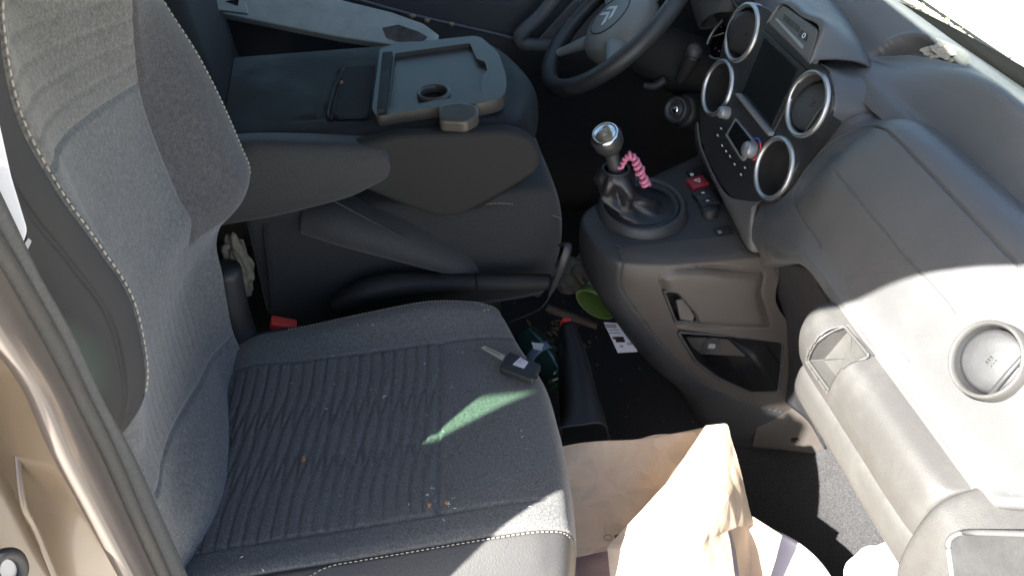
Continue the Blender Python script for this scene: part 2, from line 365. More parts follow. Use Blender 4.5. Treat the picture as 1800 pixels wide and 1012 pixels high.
# ================================================================== CAR SHELL
def build_shell():
    t = empty('parked_car', (0, .4, -.2), 'beige car body with grey rubber door seal, pillar and windscreen around the front seats', 'car body')
    # roof skin and header
    prof = [(-1.7, 1.42), (-.6, 1.46), (0, 1.45), (.30, 1.36), (.40, 1.31)]
    ctrl = [[(x, -.455, z-.09), (x, -.32, z-.015), (x, .4, z+.02), (x, 1.1, z-.015), (x, 1.22, z-.09)] for x, z in prof]
    sheet('roof', ctrl, 'roof_liner', t, 24, 24, solid=.03)
    # windscreen glass
    ctrl = [[(x, y, z) for y in (-.42, 0, .4, .8, 1.22)] for x, z in ((.38, 1.31), (.60, 1.10), (.79, .93), (.935, .79))]
    sheet('windscreen', ctrl, 'windscreen', t, 16, 24, solid=0)
    # dark ceramic band and rubber along the foot of the glass
    base = L3([(1400, -70), (1480, -38), (1550, 3), (1640, 46), (1720, 90), (1800, 137), (1900, 200), (2050, 300)], Z=.797)
    tube('windscreen_seal', base, .0125, 'seal_black', t, 8, 40)
    # pillars
    tube('front_pillar', [(.31, -.452, 1.222), (.58, -.47, 1.11), (.86, -.47, .90), (.95, -.48, .74)], .022, 'dark_panel', t, 10, 20)
    tube('front_pillar', [(.36, 1.21, 1.245), (.60, 1.23, 1.10), (.86, 1.24, .88), (.95, 1.25, .74)], .03, 'dark_panel', t, 10, 20)
    tube('roof_rail', [(-1.5, -.45, 1.35), (-.5, -.45, 1.35), (-.15, -.45, 1.345), (-.01, -.45, 1.335), (.083, -.45, 1.315), (.20, -.45, 1.272), (.31, -.45, 1.222)], .032, 'grey_trim', t, 10, 20)
    # door pillar, built as real bands facing the open door
    def strip(name, l, r, X, dx, m, nseg=30, solid=.012):
        a = np.array([at(x, y, X=X) for x, y in l]); b = np.array([at(x, y, X=X) for x, y in r])
        mid = (a+b)/2+np.array([dx, 0, 0]); return sheet(name, [a, lerp(a, mid, .55)+np.array([dx*.3, 0, 0]), mid, lerp(b, mid, .55)+np.array([dx*.3, 0, 0]), b], m, t, 12, nseg, solid=-solid)
    e0 = [(-85, 210), (-8, 372), (50, 500), (112, 600), (168, 720), (218, 800), (270, 905), (318, 1012), (360, 1110)]
    e1 = [(-90, 290), (-25, 405), (30, 495), (88, 597), (140, 700), (190, 800), (236, 905), (285, 1012), (330, 1110)]
    e2 = [(-190, 230), (-120, 365), (-60, 480), (0, 590), (70, 695), (117, 800), (172, 905), (228, 1012), (280, 1110)]
    e3 = [(-330, 200), (-250, 365), (-190, 500), (-110, 600), (-60, 700), (-20, 800), (30, 905), (80, 1012), (130, 1110)]
    strip('pillar_trim', e1, e0, -.223, .012, 'grey_trim')
    c = np.array([at(x, y, X=-.223) for x, y in e1]); tube('door_seal', c, .0075, 'seal_rubber', t, 10, 50)
    strip('pillar_flange', e2, [(x-7, y) for x, y in e1], -.228, .005, 'mauve_paint')
    # painted jamb, recessed outward of the flange with a pressed bead and a shallow dish
    a = np.array([at(x, y, X=-.230) for x, y in e2]); b = np.array([at(x, y, X=-.30) for x, y in e3]); far = b+np.array([-.05, .0, 0])
    dish = at(115, 880, X=-.285)
    sheet('door_jamb', [far, lerp(far, b, .5), b, lerp(b, a, .25)+np.array([-.006, 0, 0]), lerp(b, a, .6)+np.array([-.008, 0, 0]), a], 'beige_paint', t, 40, 60, solid=-.01,
          disp=lambda P: -.012*np.exp(-(np.linalg.norm(P-dish, axis=-1)/.03)**2))
    bead = [at(x, y, X=-.272) for x, y in [(-30, 400), (-8, 520), (10, 640), (26, 760), (40, 880), (62, 930), (96, 1012), (130, 1090)]]
    tube('jamb_bead', bead, .0026, 'beige_paint', t, 8, 40)
    lt = at(14, 1000, X=-.290); lf = frame(lt, (.75, -.6, .1)); tube('latch_striker', [lf[0]+.010*(math.cos(q)*lf[1]+1.5*math.sin(q)*lf[2]) for q in np.linspace(0, 6.283, 16, endpoint=False)], .0045, 'black_plastic', t, 8, 32, True)
    plate('latch_plate', rounded([(-.009, -.014), (.009, -.014), (.009, .014), (-.009, .014)], .005), lf, .004, 'silver_plastic', t, .001)
    # inner skin of pillar and the body side behind it
    plate('pillar_core', rounded([(-.05, -.4), (0, -.4), (0, .85), (-.05, .85)], .01), frame((-.30, -.345, .42), (0, -1, 0)), .02, 'dark_panel', t, .004)
    # rear side with green tinted window
    fr = frame((-.95, -.43, .95), (0, -1, 0))
    plate('rear_side', [(-.55, -.9), (.56, -.9), (.56, .41), (-.55, .41)], fr, .02, 'dark_panel', t, .002, holes=[rounded([(-.45, -.02), (.315, -.02), (.426, .375), (-.45, .375)], .02)])
    plate('rear_side_glass', [(-.47, -.24), (.48, -.24), (.48, .38), (-.47, .38)], frame((-.95, -.44, .95), (0, -1, 0)), .003, 'green_glass', t, 0)
    plate('rear_door_skin', rounded([(-.55, -.55), (.565, -.55), (.604, .22), (-.55, .22)], .02), frame((-.95, -.475, .95), (0, -1, 0)), .02, 'beige_paint', t, .006)
    # bulkhead behind seats
    plate('bulkhead', [(-.86, -1.0), (.86, -1.0), (.86, .5), (-.86, .5)], frame((-1.55, .4, .85), (1, 0, 0)), .02, 'dark_panel', t, 0)
    plate('far_rear_side', [(-.6, -.9), (.52, -.9), (.52, .36), (-.6, .36)], frame((-.95, 1.23, .95), (0, -1, 0)), .02, 'dark_panel', t, 0)
    # sill and floor edge on the open side
    rbox('door_sill', (.25, -.43, .05), (1.35, .08, .20), 'beige_paint', t, .02)
    # bonnet and scuttle beyond the glass
    ctrl = [[(x-.22*((y-.4)/.85)**2, y, z-.05*((y-.4)/.85)**2) for y in (-.48, -.1, .4, .9, 1.28)] for x, z in ((1.02, .760), (1.20, .755), (1.6, .72), (1.95, .60), (2.05, .35))]
    sheet('bonnet', ctrl, 'beige_paint_lit', t, 30, 30, solid=.01)
    ctrl = [[(x, y, z) for y in (-.46, 0, .4, .8, 1.26)] for x, z in ((.925, .775), (.97, .750), (1.03, .752))]
    sheet('scuttle', ctrl, 'black_plastic', t, 10, 30, solid=.01)
    plate('front_wing', rounded([(-.50, -.55), (.55, -.55), (.55, .36), (-.50, .44)], .03), frame((1.50, -.500, .28), (0, -1, 0)), .02, 'beige_paint_lit', t, .008)
    # leaf litter along the scuttle
    V = []; F = []
    for k in range(350):
        y = rng.uniform(-.42, .7); x = .995+rng.normal(0, .03); z = .768+rng.uniform(0, .02); a = rng.uniform(0, 6.28); s = rng.uniform(.002, .008)
        d1 = np.array([math.cos(a), math.sin(a), rng.uniform(-.4, .4)])*s; d2 = np.array([-math.sin(a), math.cos(a), rng.uniform(-.4, .4)])*s*.5; c = np.array([x, y, z]); o = len(V)
        V += [c-d1, c-d2, c+d1, c+d2]; F.append((o, o+1, o+2, o+3))
    lf = mesh('leaf_litter', V, F, 'leaf', None, smooth=False); lf['kind'] = 'stuff'; tag(lf, 'loose green leaves lying along the scuttle under the windscreen', 'leaves')
    return t
body = build_shell()

# ================================================================== FAR DOOR
def build_far_door():
    t = empty('driver_door', (.2, 1.2, .1), 'dark driver door panel behind the steering wheel, closed', 'car door')
    ctrl = [[(x, y, z) for x in (-1.6, -.8, -.45, 0, .45, .95, 1.12)] for y, z in ((1.20, -.12), (1.17, .25), (1.13, .42), (1.15, .55), (1.19, .68), (1.20, .78))]
    sheet('door_panel', ctrl, 'dark_panel', t, 30, 40, solid=-.01)
    tube('panel_seam', L3([(560, -20), (720, 25), (850, 55), (960, 82)], Y=1.125), .004, 'door_grey', t, 8, 30)
    # curved door pull
    tube('door_pull', L3([(985, -15), (950, 28), (915, 62), (925, 78), (985, 82)], Y=1.08), .017, 'door_grey', t, 10, 30)
    fr = frame(at(975, 45, Y=1.10), (0, -1, .15)); plate('pull_cup', rounded(pix([(945, 72), (1010, 0), (1080, 0), (1040, 70), (985, 78)], fr), .01), fr, .01, 'door_grey', t, .004)
    plate('door_glass', [(-.9, -.2), (.7, -.2), (.5, .36), (-.9, .36)], frame((.1, 1.22, .93), (0, -1, 0)), .003, 'windscreen', t, 0)
    tube('glass_frame', [(-.7, 1.215, 1.27), (.3, 1.215, 1.25), (.88, 1.235, .84)], .02, 'black_plastic', t, 8, 20)
    return t
build_far_door()
sp = empty('sill_trim', at(560, 30, Y=1.02), 'pale grey dusty trim board lying beyond the folded tray', 'trim board')
BO = frame(at(560, 30, Y=1.04), (-.05, -.62, .78))
bo = rounded(pix([(240, -75), (420, -75), (520, -28), (600, 0), (690, 22), (745, 42), (772, 62), (768, 74), (690, 79), (600, 66), (480, 42), (330, 12), (240, -5)], BO), .004)
plate('board', bo, BO, .025, 'sill_grey', sp, .004)
sm = rounded(pix([(672, 50), (700, 44), (735, 56), (752, 66), (745, 73), (700, 74), (680, 68)], BO), .004); plate('worn_patch', sm, (BO[0]+BO[3]*.0012, *BO[1:]), .001, 'worn_brown', sp, 0)
fr = frame(at(405, 10, Y=1.035), (0, -.7, .7)); plate('catch', rounded(pix([(372, -6), (432, 2), (436, 24), (374, 16)], fr), .004), fr, .012, 'sill_grey', sp, .003)
plate('catch_slot', pix([(396, 3), (420, 0), (418, 11)], fr), (fr[0]+fr[3]*.002, *fr[1:]), .002, 'void', sp, 0)

# ================================================================== DASHBOARD
dash = empty('dashboard', (.75, .35, .45), 'grey plastic dashboard with round silver ringed air vents and a dark screen', 'dashboard')
PN = np.array([-.963, 0, .271]); PO = np.array([.673, .40, .66])
PF = frame(PO, PN)      # ex runs towards the driver or passenger; see below
def build_dash():
    # ---- padded passenger side
    prof = [(.70, .585), (.606, .590), (.597, .610), (.610, .632), (.630, .718), (.680, .785), (.718, .797), (.765, .775)]
    left = [at(1330, 462, X=.70), at(1336, 449, X=.632), at(1316, 405, X=.635), at(1332, 363, X=.648), at(1376, 345, X=.656), at(1428, 264, X=.692), at(1487, 211, X=.716), at(1545, 190, X=.762)]
    def colY(y, drop=0, dz=(0,)*8, dx=(0,)*8): return [np.array([px+a, y, pz+b]) for (px, pz), a, b in zip(prof, dx, dz)]
    cols = [left, [at(1342, 474, X=.70), at(1354, 459, X=.614), at(1340, 420, X=.614), at(1352, 384, X=.624), at(1400, 348, X=.640), at(1447, 277, X=.678), at(1500, 227, X=.710), at(1556, 204, X=.755)], colY(.085, dz=(-.04, -.04, -.035, -.018, -.008, -.018, -.014, -.004), dx=(0, 0, 0, 0, .004, .004, 0, 0)), colY(.02), colY(-.08), colY(-.20), colY(-.31), colY(-.385, dx=(0, .0, .0, 0, 0, 0, 0, 0)),
            colY(-.425, dz=(.02, .03, .03, .025, .01, 0, 0, 0), dx=(0, .012, .012, .01, .008, .01, .01, .01)), colY(-.46, dz=(.04, .07, .07, .06, .03, 0, -.01, -.01), dx=(.02, .05, .055, .05, .045, .05, .05, .04))]
    vent_c = np.array([.622, -.304, .716])
    VN = np.array([-.88, -.03, .47])
    keep = lambda P: (np.linalg.norm(P-vent_c, axis=-1) > .0415)
    P = grid_eval(np.array(cols), 460, 300)
    air = snap(P, [(1600, 640), (1500, 516), (1430, 415), (1404, 378), (1396, 348), (1405, 316), (1437, 273), (1477, 241), (1520, 223), (1550, 226), (1575, 243), (1640, 310), (1726, 400), (1790, 466), (1850, 530)], 260)
    midl = snap(P, [(1464, 298), (1547, 400), (1605, 466), (1680, 555)], 90)
    P = groove(P, [(air, .0015, .0040), (midl, .0013, .0034)], flip=1)
    grid_mesh('dash_pad', P, 'dash_plastic', dash, keep(P), .003)
    nP = normals(P); sel = [(rng.integers(250, 455), rng.integers(60, 250)) for k in range(46)]; flecks(dash, [P[i, j] for i, j in sel], [nP[i, j]*(1 if nP[i, j][2] > 0 else -1) for i, j in sel], .0006, .0016)
    # round vent at the door end
    vf = frame(vent_c, VN); vf = frame(vent_c+VN*.004, VN); vent(vf, .0375, 'cover_plastic', 'console_plastic', 'air_vent', tilt=(.05, .22), rim_w=.0028)
    # ---- fascia round the centre stack
    inner = [(1228, 215), (1236, 262), (1276, 338), (1318, 354), (1345, 354), (1374, 344), (1425, 270), (1466, 195), (1456, 128), (1428, 112), (1385, 95)]
    ip = [on_plane(x, y, PO+PN*(-.004), PN) for x, y in inner]
    outer = [at(1226, 262, X=.69), at(1246, 292, X=.672), at(1290, 378, X=.645), at(1322, 436, X=.632), at(1333, 362, X=.652), at(1376, 345, X=.66), at(1428, 264, X=.696), at(1487, 211, X=.719), at(1546, 188, X=.768), at(1580, 160, X=.806), at(1535, 112, X=.805)]
    mid = [lerp(a, b, .45)+PN*(.010 if 3 < i < 9 else .004) for i, (a, b) in enumerate(zip(ip, outer))]
    back = [np.array(p)+np.array([.03, 0, -.008]) for p in outer]
    sheet('fascia_surround', [ip, lerp(ip, mid, .4)+np.array([-.002, 0, .001]), mid, outer, back], 'dash_plastic', dash, 30, 80, solid=-.004)
    # ---- deck up to the windscreen, both sides, with an open tray pressed into it
    ctrl = []
    zcr = lambda y: np.interp(y, [-.47, -.25, -.08, .0, .06, .13, .20, .30, .40, .56], [.798, .806, .822, .834, .836, .824, .796, .762, .756, .780])
    for y in (-.47, -.36, -.25, -.15, -.07, 0, .06, .12, .18, .24, .31, .40, .50, .58, .70, .82, 1.0, 1.18):
        hood = .05*math.exp(-((y-.80)/.17)**4) if y > .5 else 0; z = float(zcr(y))+hood; zf = .816+hood*.4
        ctrl.append([(.742, y, .745), (.760, y, min(.762, z-.004)), (.776, y, min(.768, z)), (.800, y, .768*.42+z*.58 if z > .768 else z), (.820, y, z), (.846, y, lerp([z], [zf], .45)[0]+.004), (.882, y, zf), (.908, y, .803), (.945, y, .785)])
    rim = np.array(L3([(1506, 46), (1545, 38), (1600, 47), (1650, 71), (1698, 100)], Z=.814)); near = np.array([(.842, .145, .814), (.838, .20, .814), (.832, .27, .814), (.815, .325, .814)])
    rim = cr(np.concatenate([rim, near]), 70, 0, True); rim = np.concatenate([rim, rim[:1]])
    def sink(P):
        A, B = P[..., 0], P[..., 1]; r = np.zeros(A.shape, bool)
        for (x1, y1, _), (x2, y2, _) in zip(rim[:-1], rim[1:]): r ^= ((y1 > B) != (y2 > B)) & (A < (x2-x1)*(B-y1)/(y2-y1+1e-12)+x1)
        Q = P.copy(); Q[..., 2] = .814; d = polydist(Q, rim)
        return np.where(r, -.030*np.clip(d/.010, 0, 1)**.6, .0025*np.exp(-(d/.006)**2))
    sheet('dash_deck', ctrl, 'dash_plastic', dash, 420, 150, solid=.004, flip=-1, disp=sink)
    # ---- centre stack panel
    outl = [(1262, 112), (1272, 70), (1292, 28), (1315, 8), (1352, 18), (1395, 62), (1432, 108), (1458, 132), (1466, 190), (1440, 250), (1407, 300), (1374, 344), (1328, 356), (1278, 338), (1238, 262), (1230, 200), (1240, 150)]
    o2 = cr(np.array(pix(outl, PF)), 90, 0, True)
    circ = lambda c, r: [c+r*np.array([math.cos(a), math.sin(a)]) for a in np.linspace(0, 2*np.pi, 40, endpoint=False)]
    vc = [np.array(pix([q], PF)[0]) for q in ((1305, 58), (1420, 183), (1262, 155), (1361, 296))]
    rad = [.047, .047, .047, .047]
    plate('centre_panel', o2, PF, .02, 'fascia', dash, .003, holes=[circ(c, .0480) for c in vc])
    for i, c in enumerate(vc):
        fr = (PO+c[0]*PF[1]+c[1]*PF[2], *PF[1:]); vent(fr, .046, 'chrome', ('fascia', 'console_plastic', 'void', 'void')[i], 'air_vent', tilt=((.1, .8), (.35, .15), None, None)[i], rim_w=.0046)
    # screen, ledge, climate panel
    up = lambda h: (PF[0]+PF[3]*h, *PF[1:])
    fr = up(.003); plate('screen_bezel', rounded(pix([(1340, 52), (1416, 122), (1352, 246), (1290, 168)], fr), .006), fr, .004, 'fascia', dash, .0015)
    fr = up(.0045); plate('screen', rounded(pix([(1344, 66), (1403, 122), (1353, 229), (1303, 167)], fr), .003), fr, .002, 'screen', dash, .0006)
    fr = up(.012); plate('screen_ledge', rounded(pix([(1292, 166), (1297, 163), (1353, 231), (1350, 239)], fr), .0015), fr, .010, 'silver_plastic', dash, .001)
    cp = empty_part('climate_panel', at(1290, 245, X=.655), dash)
    fr = up(.005); plate('display_frame', rounded(pix([(1292, 207), (1328, 252), (1304, 284), (1274, 238)], fr), .004), fr, .005, 'silver_plastic', cp, .001)
    fr = up(.006); plate('display', rounded(pix([(1293, 212), (1320, 246), (1302, 275), (1279, 237)], fr), .003), fr, .002, 'screen', cp, .0006)
    for q, rr in (((1279, 199), .011), ((1324, 264), .0135)):
        c = on_plane(*q, PO, PN); lathe('knob', [(0, .018), (rr*.8, .018), (rr, .014), (rr*1.1, 0)], frame(c, PN), 'silver_plastic', cp, 24)
    c = on_plane(1326, 262, PO+PN*.003, PN); fr = frame(c, PN)
    for nm, m, a0, a1 in (('warm_mark', 'red', -1.0, 1.1), ('cold_mark', 'blue_mark', 1.15, 2.4)):
        th = np.linspace(a0, a1, 14); tube(nm, [fr[0]+.0185*(math.cos(a)*fr[1]+math.sin(a)*fr[2]) for a in th], .0016, m, cp, 6, 20)
    fr = up(.0025)
    for q in ((1261, 238), (1269, 256), (1276, 266), (1283, 275), (1291, 289), (1309, 295), (1302, 307), (1267, 226)):
        b = plate('button', rounded(pix([(q[0]-5, q[1]-6), (q[0]+4, q[1]-4), (q[0]+6, q[1]+6), (q[0]-3, q[1]+4)], fr), .001), fr, .003, 'black_plastic', cp, .0005)
        f2 = up(.003); plate('symbol', pix([(q[0]-1.5, q[1]-2.5), (q[0]+1.2, q[1]-1.5), (q[0]+2, q[1]+2.2), (q[0]-.8, q[1]+1.6)], f2), f2, .0004, 'white_ink', b, 0)
    # raised switch housing on top
    BF = frame(at(1395, 55, X=.688), (-.93, 0, .37))
    face = pix([(1374, 8), (1438, 52), (1420, 113), (1347, 42)], BF)
    sh = empty_part('switch_housing', at(1450, 60, X=.72), dash)
    fA = [on_plane(x, y, BF[0], BF[3]) for x, y in ((1346, 42), (1373, 6), (1406, 27), (1440, 50), (1422, 114))]
    fB = [p+np.array([.012, 0, .006]) for p in fA]
    bk = [at(1420, 30, X=.80), at(1440, -8, X=.82), at(1470, 0, X=.86), at(1518, 82, X=.80), at(1532, 116, X=.785)]
    ins = [lerp(p, BF[0], .06) for p in fA]
    fr = BF; plate('housing_face', rounded(pix([(1349, 41), (1375, 8), (1437, 52), (1420, 111)], fr), .008), fr, .02, 'dash_plastic', sh, .003)
    sheet('housing_cover', [fA, fB, lerp(fB, bk, .5)+np.array([0, 0, .006]), lerp(fB, bk, .92)+np.array([0, 0, .002]), [p+np.array([.015, 0, -.02]) for p in bk]], 'dash_plastic', sh, 30, 40, solid=-.004)
    fr = (BF[0]+BF[3]*.001, *BF[1:])
    for q in ((1382, 34), (1391, 42), (1401, 50)):
        b = plate('switch', rounded(pix([(q[0]-4, q[1]-9), (q[0]+4, q[1]-3), (q[0]+2, q[1]+8), (q[0]-6, q[1]+2)], fr), .001), fr, .004, 'fascia', sh, .0006)
    b = plate('switch', rounded(pix([(1408, 52), (1420, 61), (1417, 74), (1403, 63)], fr), .002), fr, .004, 'fascia', sh, .0006)
    c = on_plane(1413, 63, BF[0]+BF[3]*.0015, BF[3]); lathe('switch_mark', [(.0025, 0), (.0025, .0004), (.0042, .0004), (.0042, 0)], frame(c, BF[3]), 'white_ink', sh, 20)
    fr = (BF[0]+BF[3]*.0015, *BF[1:]); plate('face_groove', rounded(pix([(1362, 34), (1366, 32), (1412, 80), (1409, 86)], fr), .001), fr, .003, 'silver_plastic', sh, .0006)
    # ---- glovebox under the pad
    gb = empty_part('glovebox', (.60, -.22, .42), dash)
    gp = [(.64, .598), (.585, .600), (.560, .592), (.551, .560), (.555, .530), (.562, .518), (.590, .512)]
    ys = [-.045, -.058, -.075, -.11, -.18, -.26, -.33, -.372, -.378]
    ctrl = []
    for k, y in enumerate(ys):
        sgn = (.05, .02, .006, 0, 0, 0, 0, .004, .02)[k]
        ctrl.append([(x+sgn, y, z-(.03 if k == 0 else .01 if k == 1 else 0)*(z > .57)) for x, z in gp])
    hole = np.array(uv([at(x, y, X=.553) for x, y in ((1443, 578), (1484, 630), (1459, 690), (1418, 634))], frame((.553, 0, .55), (-1, 0, 0))))
    def inpoly(A, B, poly):
        r = np.zeros(A.shape, bool); k = len(poly)
        for i in range(k):
            x1, y1 = poly[i]; x2, y2 = poly[(i+1) % k]; c = ((y1 > B) != (y2 > B)) & (A < (x2-x1)*(B-y1)/(y2-y1+1e-12)+x1); r ^= c
        return r
    GF = frame((.553, 0, .55), (-1, 0, 0))
    kp = lambda P: ~(inpoly((P-GF[0])@GF[1], (P-GF[0])@GF[2], hole) & (P[..., 0] < .59))
    sheet('glovebox_lid', ctrl, 'cover_plastic', gb, 240, 110, solid=.003, keep=kp)
    hp = [GF[0]+a*GF[1]+b*GF[2] for a, b in hole]; hpc = cr(np.array(rounded(hp, .005, 3)), 60, 0, True)
    hpc[:, 0] = np.interp(hpc[:, 2], [.518, .530, .560, .592, .600], [.562, .555, .551, .560, .585])
    tube('handle_rim', hpc+np.array([.0005, 0, 0]), .0022, 'cover_plastic', gb, 8, 80, True)
    flo = hpc+np.array([0, 0, -.003]); flo[:, 0] = .586+.30*(flo[:, 2]-.56)
    rec = [hpc+np.array([.0005, 0, 0]), lerp(hpc, flo, .5), flo, lerp(flo, flo.mean(0), .1), lerp(flo, flo.mean(0), .5), lerp(flo, flo.mean(0), .9999)]
    rc = grid_mesh('handle_recess', np.array(rec), 'cover_plastic', gb, None, 0, False, True); rc.data.polygons.foreach_set('use_smooth', [False]*len(rc.data.polygons))
    lowp = [(.592, .516), (.567, .508), (.560, .488), (.566, .455), (.60, .437), (.70, .43)]
    ctrl = [[(x+(.05, .012, 0, 0, 0, 0)[k], y, z) for x, z in lowp] for k, y in enumerate((-.070, -.082, -.10, -.2, -.32, -.47))]
    sheet('lower_cover', ctrl, 'cover_plastic', gb, 60, 40, solid=.003)
    # ---- dash end beyond the lid
    ctrl = []
    for k, y in enumerate((-.382, -.388, -.41, -.45, -.50)):
        ctrl.append([(x+(.03, .004, 0, .004, .03)[k], y, z) for x, z in ((.64, .615), (.575, .603), (.548, .585), (.540, .53), (.545, .47), (.57, .42))])
    e = sheet('end_panel', ctrl, 'cover_plastic', dash, 60, 50, solid=.003)
    fr = frame(at(1740, 980, X=.540), (-1, 0, .1)); pocket = rounded(pix([(1668, 948), (1690, 934), (1830, 938), (1830, 1060), (1680, 1040)], fr), .01)
    plate('end_pocket', pocket, (fr[0]+fr[3]*.001, *fr[1:]), .006, 'console_plastic', e, .003)
    tube('pocket_rim', [fr[0]+fr[3]*.002+p[0]*fr[1]+p[1]*fr[2] for p in pocket], .003, 'dash_plastic', e, 8, 80, True)
    cf_ = frame((.78, -.462, .60), (0, -1, 0)); plate('dash_end_cap', rounded([(-.165, -.20), (.20, -.20), (.20, .165), (-.02, .150), (-.10, .135), (-.135, .06), (-.15, -.02)], .012), cf_, .012, 'console_plastic', dash, .003)
    # ---- inner face under the dash, firewall, driver side
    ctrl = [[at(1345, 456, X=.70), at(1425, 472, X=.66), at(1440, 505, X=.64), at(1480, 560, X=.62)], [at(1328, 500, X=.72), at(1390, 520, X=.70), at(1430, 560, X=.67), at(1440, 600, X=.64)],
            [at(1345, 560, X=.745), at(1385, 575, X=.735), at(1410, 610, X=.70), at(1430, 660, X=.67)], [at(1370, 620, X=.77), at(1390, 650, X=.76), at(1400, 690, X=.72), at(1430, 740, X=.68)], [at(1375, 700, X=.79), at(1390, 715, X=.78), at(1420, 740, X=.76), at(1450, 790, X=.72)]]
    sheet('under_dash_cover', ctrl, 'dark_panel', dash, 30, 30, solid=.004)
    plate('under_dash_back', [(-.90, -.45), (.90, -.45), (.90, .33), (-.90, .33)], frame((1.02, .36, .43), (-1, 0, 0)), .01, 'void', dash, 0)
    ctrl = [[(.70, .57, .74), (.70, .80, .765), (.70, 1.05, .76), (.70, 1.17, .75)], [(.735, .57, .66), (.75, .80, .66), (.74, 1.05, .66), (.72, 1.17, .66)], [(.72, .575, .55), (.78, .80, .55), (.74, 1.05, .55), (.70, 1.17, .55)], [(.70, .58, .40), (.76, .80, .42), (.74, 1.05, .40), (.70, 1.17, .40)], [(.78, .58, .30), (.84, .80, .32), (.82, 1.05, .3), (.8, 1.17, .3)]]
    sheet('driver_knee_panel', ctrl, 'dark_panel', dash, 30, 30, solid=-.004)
    # curved pale edge running down the driver side of the stack
    tube('fascia_edge', [at(1237, 195, X=.70), at(1236, 225, X=.70), at(1232, 250, X=.70), at(1228, 272, X=.69)], .003, 'silver_plastic', dash, 6, 20)
    # instrument cluster
    ic = empty_part('instrument_cluster', (.74, .72, .68), dash)
    cf = frame(at(1268, 72, X=.745), (-.9, -.15, .42))
    ell = [(1243, 88), (1250, 64), (1266, 42), (1284, 27), (1300, 24), (1302, 60), (1290, 92), (1270, 104), (1252, 102)]
    e2 = cr(np.array(pix(ell, cf)), 40, 0, True); plate('dial_face', e2, cf, .004, 'gloss_black', ic, .0005)
    tube('dial_rim', [cf[0]+cf[3]*.002+p[0]*cf[1]+p[1]*cf[2] for p in e2], .0028, 'chrome', ic, 8, 60, True)
    tube('dial_needle', [on_plane(1253, 65, cf[0]+cf[3]*.003, cf[3]), on_plane(1273, 58, cf[0]+cf[3]*.003, cf[3])], .001, 'white_ink', ic, 5, 4)
    for q in ((1258, 85), (1268, 48), (1280, 38), (1264, 90)): lathe('dial_mark', [(0, .0003), (.002, .0003), (.002, 0)], frame(on_plane(*q, cf[0]+cf[3]*.001, cf[3]), cf[3]), 'grey_ink', ic, 6)
    ho = L3([(1205, -30), (1215, -10), (1222, 20), (1232, 50)], X=.72); hi = L3([(1290, -60), (1290, -20), (1288, 0), (1280, 20)], X=.705)
    sheet('cluster_hood', [[p+np.array([.06, 0, .0]) for p in ho], ho, lerp(ho, hi, .5)+np.array([-.012, 0, .008]), hi, [p+np.array([.06, 0, 0]) for p in hi]], 'dash_plastic', dash, 24, 24, solid=.004)
def empty_part(name, loc, parent):
    o = bpy.data.objects.new(name, None); o.empty_display_size = .03; COL.objects.link(o); o.location = tuple(loc); o.parent = parent; o.matrix_parent_inverse = parent_inv(parent); return o
def vent(fr, r, ring, flap, name, tilt, rim_w):
    o, ex, ey, n = fr; v = empty_part(name, o, dash)
    lathe('vent_ring', [(r-.001, -.012), (r-.0005, .001), (r+rim_w*.3, .0055), (r+rim_w, .006), (r+rim_w*1.6, .003), (r+rim_w*1.75, -.004), (r+rim_w*1.8, -.014)], fr, ring, v, 64)
    lathe('vent_cup', [(r-.0008, .0), (r-.002, -.02), (r-.008, -.045), (.001, -.048)], fr, 'void' if flap == 'void' or flap == 'fascia' else flap, v, 48)
    if tilt:
        a, b = tilt; fn = n+ex*b+ey*a; fn = fn/np.linalg.norm(fn); f2 = frame(o-n*(.010 if ring == 'cover_plastic' else .012), fn); rr = r*.92
        lathe('vent_flap', [(0, .004), (rr*.55, .0035), (rr*.85, .001), (rr, -.003), (rr*.98, -.006), (.001, -.006)], f2, flap, v, 40)
        for k in (-1, 0, 1): 
            q = f2[0]+f2[3]*.0045+f2[2]*k*.0035; tube('flap_grip', [q-f2[1]*.004, q+f2[1]*.004], .0009, flap, v, 6, 3)
        q = f2[0]; tube('flap_bar', [q-f2[2]*rr*.95+f2[1]*.02, q+f2[3]*.008+f2[1]*.022, q+f2[2]*rr*.95+f2[1]*.02], .003, flap, v, 8, 16)
    return v
build_dash()

